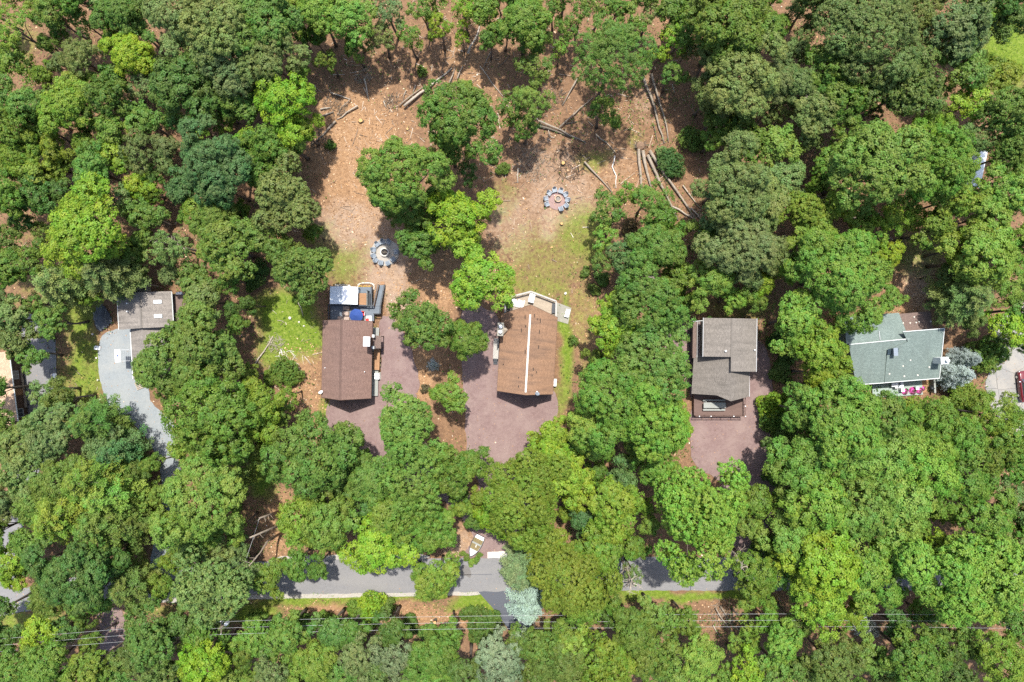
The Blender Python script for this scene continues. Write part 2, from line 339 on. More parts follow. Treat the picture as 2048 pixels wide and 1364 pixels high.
def gravel(name, cols, scale=6.0, patch=None, cracks=False):
    m, t, b = nodes(name); a = tex(t, .35, 6, .7, stretch=(.35, 1.2, 1) if 'worn' in name else None); f = tex(t, scale, 5, .75); v = tex(t, scale * 3.2, 3, .7)
    c = ramp(t, f, [(.2, cols[0]), (.5, cols[1]), (.8, cols[2])]); c = mix(t, .4, c, ramp(t, v, [(.3, cols[0]), (.7, cols[2])]))
    if patch: c = mix(t, ramp(t, a, [(.42, 0.0), (.7, .75)]), c, patch)
    if cracks:
        co = N(t, 'ShaderNodeTexCoord'); vo = N(t, 'ShaderNodeTexVoronoi', feature='DISTANCE_TO_EDGE'); vo.inputs['Scale'].default_value = cracks
        dm = N(t, 'ShaderNodeTexNoise'); dm.inputs['Scale'].default_value = 1.2; mx = N(t, 'ShaderNodeMix', data_type='RGBA'); mx.inputs[0].default_value = .12
        t.links.new(co.outputs['Object'], dm.inputs['Vector']); t.links.new(co.outputs['Object'], mx.inputs[6]); t.links.new(dm.outputs['Color'], mx.inputs[7]); t.links.new(mx.outputs[2], vo.inputs['Vector'])
        c = mix(t, ramp(t, vo.outputs['Distance'], [(.0, .85), (.012, 0.0)]), c, tuple(x * .3 for x in cols[0]))
    t.links.new(c, b.inputs['Base Color']); b.inputs['Roughness'].default_value = .93; b.inputs['Specular IOR Level'].default_value = .15
    bump(t, b, f, .5, .04); return m
M['gravel_red'] = gravel('mauve_gravel', ((.10, .064, .061), (.17, .115, .108), (.25, .18, .168)), 2.2, (.24, .18, .162))
M['gravel_grey'] = gravel('blue_grey_gravel', ((.14, .158, .166), (.20, .222, .234), (.27, .292, .302)), 2.5, (.265, .272, .262))
M['asphalt'] = gravel('worn_asphalt', ((.12, .12, .125), (.168, .166, .169), (.215, .21, .207)), 2.5, (.205, .198, .19))
M['asphalt_new'] = gravel('fresh_asphalt', ((.055, .06, .075), (.078, .084, .10), (.105, .11, .125)), 7)
M['asphalt_old'] = gravel('cracked_old_asphalt', ((.15, .15, .145), (.215, .21, .20), (.28, .265, .24)), 6, (.33, .30, .25), cracks=.35)
M['shoulder'] = gravel('pale_crushed_stone', ((.21, .195, .17), (.31, .29, .255), (.41, .385, .345)), 2.5)
M['apron'] = gravel('pale_concrete_apron', ((.42, .39, .34), (.52, .49, .44), (.60, .57, .52)), 4)

def smooth_poly(pts, sub=4, jit=0.0, seed=1):
    P = [Vector((p[0], p[1])) for p in pts]; out = []; n = len(P)
    for i in range(n):
        a, b, c, d = P[i - 1], P[i], P[(i + 1) % n], P[(i + 2) % n]
        for k in range(sub):
            u = k / sub; q = .5 * ((2 * b) + (c - a) * u + (2 * a - 5 * b + 4 * c - d) * u * u + (3 * b - a - 3 * c + d) * u ** 3); out.append(q)
    if jit:
        res = []
        for i, q in enumerate(out):
            nn = (out[(i + 1) % len(out)] - out[i - 1]); nn = Vector((-nn.y, nn.x)).normalized() if nn.length > 0 else Vector((0, 0))
            steps = max(1, int((out[(i + 1) % len(out)] - q).length / 6))
            for k in range(steps):
                w = q.lerp(out[(i + 1) % len(out)], k / steps); h = mnoise.noise((w.x * .05, w.y * .05, seed)) * 1.3 + mnoise.noise((w.x * .19, w.y * .19, seed + 5)) * .8
                res.append(w + nn * jit * h)
        out = res
    return out
def sheet(name, px, z, mat, label=None, jit=3.0, sub=4, seed=1, straight=False, parent=None, kind='structure'):
    pl = px if straight else smooth_poly(px, sub, jit, seed)
    w = [G(p[0], p[1]) for p in pl]; v3 = [Vector((p.x, p.y, z)) for p in w]
    tris = tessellate_polygon([v3]); me = bpy.data.meshes.new(name)
    fs = []
    for tr in tris:
        a, b_, c = (v3[i] for i in tr); fs.append(tr if (b_ - a).cross(c - a).z > 0 else tr[::-1])
    me.from_pydata([tuple(p) for p in v3], [], [tuple(f) for f in fs]); me.materials.append(mat)
    o = bpy.data.objects.new(name, me); COL.objects.link(o)
    if parent: o.parent = parent
    else: tag(o, label, None, None, kind)
    return o
# the lane along the bottom, its gravel shoulder and the joining drives
def ribbon(pts_top, pts_bot): return pts_top + pts_bot[::-1]
road = sheet('road', [(-120, 1204), (0, 1186), (120, 1160), (240, 1143), (380, 1131), (560, 1122), (760, 1118), (1000, 1116), (1300, 1114), (1600, 1116), (1850, 1118), (2180, 1120),
    (2180, 1182), (1850, 1181), (1600, 1181), (1300, 1181), (1000, 1183), (700, 1187), (500, 1190), (340, 1196), (200, 1205), (60, 1222), (-120, 1250)], .012, M['asphalt'], 'worn grey asphalt lane running along the bottom of the photo', jit=1.6, sub=4)
sheet('stain', [(925, 1131), (937, 1134), (943, 1147), (941, 1156), (932, 1152), (922, 1148)], .0165, gravel('oil_stain', ((.10, .095, .09), (.14, .132, .125), (.17, .16, .15)), 7), jit=1.2, parent=road)
sheet('seam', [(905, 1149.3), (984, 1148.3), (984, 1149.3), (905, 1150.4)], .0165, M['asphalt_new'], straight=True, parent=road)
sheet('seam', [(1379, 1114), (1381, 1114), (1382, 1181), (1380, 1181)], .0165, M['asphalt_new'], straight=True, parent=road)
sheet('road_shoulder', [(300, 1197), (340, 1194), (500, 1189), (700, 1185), (860, 1183), (950, 1182), (955, 1190), (860, 1192), (700, 1195), (500, 1199), (340, 1206)], .004, M['shoulder'], 'pale crushed stone strip along the lower road edge', jit=.8)
sheet('road_shoulder', [(560, 1113), (680, 1110), (840, 1109), (840, 1119), (680, 1121), (560, 1126)], .0035, M['shoulder'], 'pale crushed stone strip along the upper road edge', jit=1.5)
sheet('branch_road', [(950, 1176), (1100, 1176), (1090, 1210), (1062, 1250), (1040, 1300), (1020, 1262), (985, 1215)], .008, M['asphalt_new'], 'dark fresh asphalt side drive below the main lane', jit=.4, sub=1)
sheet('driveway', [(760, 640), (790, 640), (818, 690), (836, 745), (834, 800), (815, 840), (860, 900), (920, 960), (960, 1030), (1010, 1110), (1040, 1125), (925, 1125), (945, 1075), (900, 1010), (800, 960), (690, 935), (655, 880), (660, 800), (735, 790), (762, 740)], .004, M['gravel_red'], 'mauve gravel driveway of the left brown house', jit=3, seed=2)
sheet('driveway', [(925, 620), (1000, 640), (1004, 780), (1100, 775), (1115, 830), (1080, 880), (1075, 960), (1050, 1040), (1045, 1118), (985, 1118), (965, 1040), (955, 960), (935, 900), (930, 820), (925, 740)], .0075, M['gravel_red'], 'mauve gravel driveway of the brown house with the white ridge vent', jit=3, seed=3)
sheet('driveway', [(1500, 690), (1530, 690), (1545, 760), (1540, 880), (1560, 960), (1540, 1040), (1520, 1118), (1455, 1118), (1465, 1040), (1440, 965), (1390, 930), (1380, 850), (1380, 780), (1330, 700), (1350, 650), (1395, 660), (1400, 760), (1490, 770)], .004, M['gravel_red'], 'mauve gravel driveway below the grey house with the deck', jit=3, seed=4)
sheet('driveway', [(205, 672), (262, 655), (300, 700), (300, 800), (345, 840), (352, 900), (365, 960), (360, 1040), (340, 1140), (300, 1150), (315, 1040), (322, 960), (308, 900), (270, 850), (230, 825), (208, 790), (196, 730)], .004, M['gravel_grey'], 'blue-grey gravel driveway beside the grey-roofed house at left', jit=2, seed=5)
sheet('driveway', [(45, 640), (100, 650), (112, 720), (112, 800), (105, 900), (70, 960), (40, 1080), (20, 1200), (-30, 1200), (0, 1060), (30, 940), (48, 820)], .004, M['asphalt'], 'shaded grey driveway at the left edge of the photo', jit=2, seed=6)
sheet('driveway', [(1990, 640), (2140, 600), (2140, 900), (2030, 900), (1995, 830), (1975, 800), (1975, 750), (1998, 710)], .004, M['asphalt_old'], 'cracked pale asphalt driveway at the right edge', jit=2, seed=7)
sheet('driveway_apron', [(975, 1104), (1018, 1102), (1024, 1118), (975, 1118)], .011, M['apron'], 'pale concrete apron where the driveway meets the lane', jit=.8, sub=1)
sheet('path', [(205, 1225), (245, 1222), (250, 1300), (235, 1400), (200, 1400), (200, 1290)], .004, M['gravel_red'], 'narrow dirt track leading down from the lane at left', jit=2.5, seed=8)
sheet('fire_pit_paving', [(769.6 + 29 * math.cos(a), 504.7 + 27 * math.sin(a)) for a in np.linspace(0, 2 * PI, 14, endpoint=False)], .006, gravel('pale_pit_gravel', ((.22, .20, .175), (.31, .285, .25), (.40, .375, .335)), 3), 'pale gravel circle under the left ring of chairs', jit=1.4, sub=2)
sheet('fire_pit_paving', [(1115 + 21 * math.cos(a), 400 + 20 * math.sin(a)) for a in np.linspace(0, 2 * PI, 14, endpoint=False)], .006, gravel('brown_pit_gravel', ((.17, .11, .10), (.26, .175, .16), (.34, .24, .22)), 7), 'mauve-brown gravel circle under the right ring of chairs', jit=1.2, sub=2)
sheet('patio', [(1109, 603), (1143, 615.8), (1136, 648), (1109, 640)], .03, M['concrete'], 'grey concrete patio slab right of the weathered deck', straight=True)

# ------------------------------------------------------------------ trees
def unit(v): return v / np.maximum(np.linalg.norm(v, axis=-1, keepdims=True), 1e-9)
def rdir(g, n): return unit(g.normal(size=(n, 3)))
def leaves(g, pos, nor, size, aspect=.62, droop=.12):
    """one folded diamond-shaped leaf per point"""
    n = len(pos); t = unit(np.cross(nor, rdir(g, n))); b = np.cross(nor, t)
    L = (size * g.uniform(.7, 1.3, n))[:, None] if np.isscalar(size) else (size * g.uniform(.75, 1.25, n))[:, None]
    v = np.stack([pos - t * L * .5 - nor * L * droop, pos + b * L * aspect * .5, pos + t * L * .5 - nor * L * droop, pos - b * L * aspect * .5], 1)
    return v.reshape(-1, 3), np.arange(n * 4).reshape(-1, 4)
def crown_mesh(name, seed, Rc, kind):
    """Rc crown radius; the crown's middle lies at z = 0. Returns mesh and the lobe centres that limbs reach for."""
    g = np.random.default_rng(seed)
    P = dict(O=dict(b=.80, lobes=10 + int(Rc * 3.2), lr=(.20, .36), sp=.56, pr=(.26, .50), n=34, size=.22, flat=.8, keep=.97, jit=.16, shell=(.5, .95)),
             M=dict(b=.85, lobes=9 + int(Rc * 2.8), lr=(.22, .37), sp=.74, pr=(.38, .66), n=42, size=.26, flat=.5, keep=.95, jit=.2, shell=(.55, .85)),
             L=dict(b=.9, lobes=7 + int(Rc * 2.0), lr=(.20, .36), sp=.60, pr=(.26, .46), n=28, size=.22, flat=.8, keep=.8, jit=.22, shell=(.5, .92)),
             F=dict(b=.85, lobes=12 + int(Rc * 3.4), lr=(.2, .35), sp=.44, pr=(.20, .36), n=20, size=.19, flat=.9, keep=.97, jit=.12, shell=(.52, .92)),
             H=dict(b=.62, lobes=7 + int(Rc * 2), lr=(.3, .45), sp=.34, pr=(.16, .28), n=16, size=.17, flat=.9, keep=1.0, jit=.15, shell=(.5, .72)))[kind]
    zs = g.uniform(.8, 1.18); P['size'] *= zs; P['n'] = int(P['n'] / zs ** 1.5); P['sp'] *= g.uniform(.9, 1.12)
    b = Rc * P['b']; k = P['lobes']
    el = np.arcsin(np.clip(g.uniform(-.18, 1.0, k), -1, 1)); az = np.arange(k) * 2.39996 + g.uniform(-.5, .5, k)
    rr = g.uniform(*P['shell'], k); lr = Rc * g.uniform(*P['lr'], k)
    squash = 1 + .26 * np.sin(az * 2 + g.uniform(0, 6)) + .16 * np.sin(az * 3 + g.uniform(0, 6))
    LC = np.stack([np.cos(el) * np.cos(az) * rr * Rc * squash, np.cos(el) * np.sin(az) * rr * Rc * squash, np.sin(el) * rr * b], 1)
    LC[0] = (g.uniform(-.1, .1) * Rc, g.uniform(-.1, .1) * Rc, b * .42); lr[0] = Rc * .46; LC[1] = (.3 * Rc * math.cos(az[1]), .3 * Rc * math.sin(az[1]), b * .2); lr[1] = Rc * .42; LC[2] = (-.3 * Rc * math.cos(az[1]), -.3 * Rc * math.sin(az[1]), b * .2); lr[2] = Rc * .42
    out = unit(LC * np.array([1, 1, .8]) + np.array([0, 0, .35 * Rc]))
    pc = []; pd = []; pl = []
    for i in range(k):
        n = max(6, int(4 * PI * lr[i] ** 2 / P['sp'] ** 2 * .9)); d = rdir(g, n); d = d[(d @ out[i]) > -.25]
        if len(d) == 0: continue
        c = LC[i] + d * lr[i] * g.uniform(1 - P['jit'], 1 + P['jit'], (len(d), 1)) * np.array([1, 1, P['b']])
        ok = g.uniform(size=len(c)) < P['keep']
        for j in range(k):
            if j != i: ok &= np.linalg.norm((c - LC[j]) / np.array([1, 1, P['b']]), axis=1) > lr[j] * .72
        ok &= c[:, 2] > -b * .45
        pc.append(c[ok]); pd.append(d[ok]); pl.append(np.full(ok.sum(), i))
    pc = np.concatenate(pc); pd = np.concatenate(pd); pl = np.concatenate(pl)
    fz = 1.06 * Rc / np.percentile(np.hypot(pc[:, 0], pc[:, 1]) + .3, 92); pc[:, :2] *= fz; LC[:, :2] *= fz; lr = lr * fz
    npf = len(pc); nl = P['n']; pr = g.uniform(*P['pr'], npf); pval = .55 * g.uniform(size=npf) + .45 * g.uniform(size=k)[pl]
    idx = np.repeat(np.arange(npf), nl); d = rdir(g, npf * nl); d = unit(d + pd[idx] * .55 + np.array([0, 0, .35]))
    pos = pc[idx] + d * (pr[idx] * g.uniform(.45, 1.08, npf * nl))[:, None] * np.array([1, 1, P['flat']])
    nor = unit(.55 * d + .3 * pd[idx] + np.array([0, 0, .42]) + .42 * rdir(g, npf * nl))
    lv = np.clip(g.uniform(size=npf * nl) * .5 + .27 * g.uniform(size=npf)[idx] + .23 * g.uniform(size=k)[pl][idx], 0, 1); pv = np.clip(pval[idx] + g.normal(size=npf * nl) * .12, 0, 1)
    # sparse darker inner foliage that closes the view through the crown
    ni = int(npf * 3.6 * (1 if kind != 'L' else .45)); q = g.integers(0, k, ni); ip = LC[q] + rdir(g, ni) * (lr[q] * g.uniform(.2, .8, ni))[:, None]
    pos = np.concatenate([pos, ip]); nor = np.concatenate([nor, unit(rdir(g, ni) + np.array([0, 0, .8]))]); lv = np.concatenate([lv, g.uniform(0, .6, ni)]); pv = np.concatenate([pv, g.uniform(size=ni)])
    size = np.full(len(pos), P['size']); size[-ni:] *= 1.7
    V, F = leaves(g, pos, nor, size)
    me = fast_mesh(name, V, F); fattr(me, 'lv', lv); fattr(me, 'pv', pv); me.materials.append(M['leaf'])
    return me, LC, lr
def conifer_mesh(name, seed, Rc, H, kind):
    """P: broad pine or hemlock with long loose boughs; S: dense cone-shaped spruce. z = 0 is the foot of the tree."""
    g = np.random.default_rng(seed); pos = []; nor = []; lv = []; pv = []; tips = []
    whorls = int(H * (1.5 if kind == 'S' else .95)); z0 = H * (.08 if kind == 'S' else .34)
    for w in range(whorls):
        f = w / (whorls - 1); z = z0 + (H - z0) * f ** (.9 if kind == 'S' else .85)
        Lb = Rc * ((1 - f) ** .8 if kind == 'S' else (1 - f ** 2.2) ** .8) + .25
        nb = int((9 if kind == 'S' else 7) + 3 * (1 - f))
        for j in range(nb):
            a = 2 * PI * (j + .5 * (w % 2)) / nb + g.uniform(-.25, .25); l = Lb * g.uniform(.68, 1.12); n = max(4, int(l / (.17 if kind == 'S' else .16)))
            u = np.linspace(.12, 1, n); dz = -.18 * l * u ** 2 + (.10 if kind == 'S' else .16) * l * u + g.uniform(-.2, .2)
            c = np.stack([np.cos(a) * l * u, np.sin(a) * l * u, z + dz], 1); side = np.array([-math.sin(a), math.cos(a), 0])
            wd = (.34 if kind == 'S' else .5) * l * (1 - u * .75) * .6 + .12
            if kind == 'P': tips.append((c[0] * .2 + np.array([0, 0, z * .8]), c[-1]))
            m = 12 if kind == 'S' else 15
            q = np.repeat(np.arange(n), m); off = g.uniform(-1, 1, n * m)
            p = c[q] + side * (off * wd[q])[:, None] + g.normal(size=(n * m, 3)) * .09 + np.stack([np.cos(a) * abs(off) * .25, np.sin(a) * abs(off) * .25, -abs(off) * .12 * wd[q]], 1)
            pos.append(p); nor.append(unit(np.array([0, 0, 1.0]) + .55 * rdir(g, n * m) + .25 * np.array([math.cos(a), math.sin(a), 0])))
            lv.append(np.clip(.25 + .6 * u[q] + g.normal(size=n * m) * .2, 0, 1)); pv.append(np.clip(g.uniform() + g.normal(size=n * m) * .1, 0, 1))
    pos, nor, lv, pv = map(np.concatenate, (pos, nor, lv, pv))
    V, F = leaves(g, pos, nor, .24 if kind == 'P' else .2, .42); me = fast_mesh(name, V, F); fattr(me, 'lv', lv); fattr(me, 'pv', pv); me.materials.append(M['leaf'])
    return me, tips
def trunk_mesh(name, seed, H, Rc, targets, mat, r0=None):
    g = random.Random(seed); mb = MB(); r0 = r0 or .09 + H * .0105
    top = H * .80; kx, ky = g.uniform(-.4, .4), g.uniform(-.4, .4); pts = []; rad = []
    for i in range(7):
        u = i / 6; pts.append((kx * math.sin(u * PI) , ky * math.sin(u * PI), top * u)); rad.append(r0 * (1.35 if i == 0 else 1 - .72 * u))
    mb.tube(pts, rad, 8)
    for tx, ty, tz in targets:
        u = g.uniform(.45, .8); b = Vector((kx * math.sin(u * PI), ky * math.sin(u * PI), min(top * u, tz * .9))); e = Vector((tx, ty, tz)); m = b.lerp(e, .5) + Vector((g.uniform(-.3, .3), g.uniform(-.3, .3), g.uniform(.1, .5)))
        mb.tube([b, m, e], [r0 * .36, r0 * .24, r0 * .08], 5)
    me = bpy.data.meshes.new(name); me.from_pydata(mb.v, [], mb.f); me.polygons.foreach_set('use_smooth', [True] * len(me.polygons)); me.materials.append(mat); return me
PROTO = {}
def proto(kind, Rt, var):
    sizes = {'O': (2.4, 3.6, 5.0, 6.6), 'M': (2.4, 3.8, 5.6), 'L': (2.2, 3.4, 5.0), 'F': (2.6, 4.2, 6.4), 'H': (.8, 1.5, 2.6), 'P': (2.4, 3.6), 'S': (1.0, 2.2), 'B': (2.5,)}[kind]
    Rp = min(sizes, key=lambda s: abs(math.log(s / Rt))); key = (kind, Rp, var)
    if key not in PROTO:
        seed = hash((ord(kind), int(Rp * 10), var)) % 100000
        if kind in 'OMLF':
            H = {2.2: 9, 2.4: 9.5, 2.6: 10, 3.4: 13, 3.6: 13, 3.8: 13.5, 4.2: 14}.get(Rp, 17.5); zc = H - Rp * {'O': .80, 'M': .85, 'L': .9, 'F': .85}[kind] * 1.05
            me, LC, lr = crown_mesh('crown', seed, Rp, kind); me.transform(Matrix.Translation((0, 0, zc)))
            tg = [(c[0] * .8, c[1] * .8, zc + c[2] * .7) for c in LC[::2]]
            tm = trunk_mesh('trunk', seed, H, Rp, tg, M['bark'])
        elif kind == 'H':
            H = Rp * 1.15; zc = Rp * .42; me, LC, lr = crown_mesh('crown', seed, Rp, 'H'); me.transform(Matrix.Translation((0, 0, zc)))
            mb = MB(); g = random.Random(seed)
            for c in LC[::3]: mb.tube([(0, 0, -.1), (c[0] * .4, c[1] * .4, zc * .5), (c[0] * .9, c[1] * .9, zc + c[2] * .8)], [.05, .035, .012], 5)
            tm = bpy.data.meshes.new('stem'); tm.from_pydata(mb.v, [], mb.f); tm.materials.append(M['bark'])
        elif kind in 'PS':
            H = {2.4: 11, 3.6: 15, 1.0: 2.6, 2.2: 6.5}[Rp]; zc = H * (.66 if kind == 'P' else .45); me, tips = conifer_mesh('crown', seed, Rp, H, kind)
            mb = MB(); mb.tube([(0, 0, -.1), (.05, 0, H * .5), (0, 0, H * .98)], [.07 + H * .011, .05 + H * .006, .02], 8)
            for a, b in tips[::2]: mb.tube([a, (np.array(a) * .4 + np.array(b) * .6), b], [.06, .04, .012], 4)
            tm = bpy.data.meshes.new('trunk'); tm.from_pydata(mb.v, [], mb.f); tm.materials.append(M['bark'])
        else:                                                    # bare dead tree: trunk and forking grey twigs
            H = 11; zc = 7; g = random.Random(seed); mb = MB(); tw = MB()
            mb.tube([(0, 0, -.1), (.15, .1, 5), (-.1, .2, 10.5)], [.19, .13, .04], 7)
            for i in range(11):
                z = g.uniform(4.5, 10); a = g.uniform(0, 2 * PI); l = g.uniform(1.2, 2.7) * (1.15 - z / 20)
                e = Vector((math.cos(a) * l, math.sin(a) * l, z + l * g.uniform(.2, .7))); b = Vector((.05, .1, z)); mdl = b.lerp(e, .5) + Vector((0, 0, -.15))
                tw.tube([b, mdl, e], [.06, .045, .015], 5)
                for j in range(4):
                    s = b.lerp(e, g.uniform(.3, .9)); q = s + Vector((g.uniform(-.8, .8), g.uniform(-.8, .8), g.uniform(-.1, .7))); tw.tube([s, s.lerp(q, .5) + Vector((0, 0, .08)), q], [.03, .022, .01], 4)
            tm = bpy.data.meshes.new('trunk'); tm.from_pydata(mb.v, [], mb.f); tm.materials.append(M['bark_pale'])
            me = bpy.data.meshes.new('branch'); me.from_pydata(tw.v, [], tw.f); me.materials.append(M['bark_pale'])
        PROTO[key] = (me, tm, Rp, H, zc)
    return PROTO[key]
LEAF = dict(b=(.185, .292, .024), y=(.152, .226, .026), m=(.122, .204, .030), l=(.156, .256, .036), d=(.090, .166, .030), e=(.086, .164, .042), g=(.144, .202, .056), p=(.165, .222, .105), s=(.28, .34, .335), o=(.105, .16, .03), r=(.12, .10, .045))
CNAME = dict(b='bright yellow-green', y='olive-yellow', m='mid-green', l='light green', d='dark green', e='bluish dark green', g='grey-green', p='pale green', s='silvery blue', o='dark olive', r='brownish')
KNAME = dict(O='dense', M='maple-like', L='open-crowned', F='fine-leaved', P='conifer', S='spruce', H='shrub', B='bare dead')
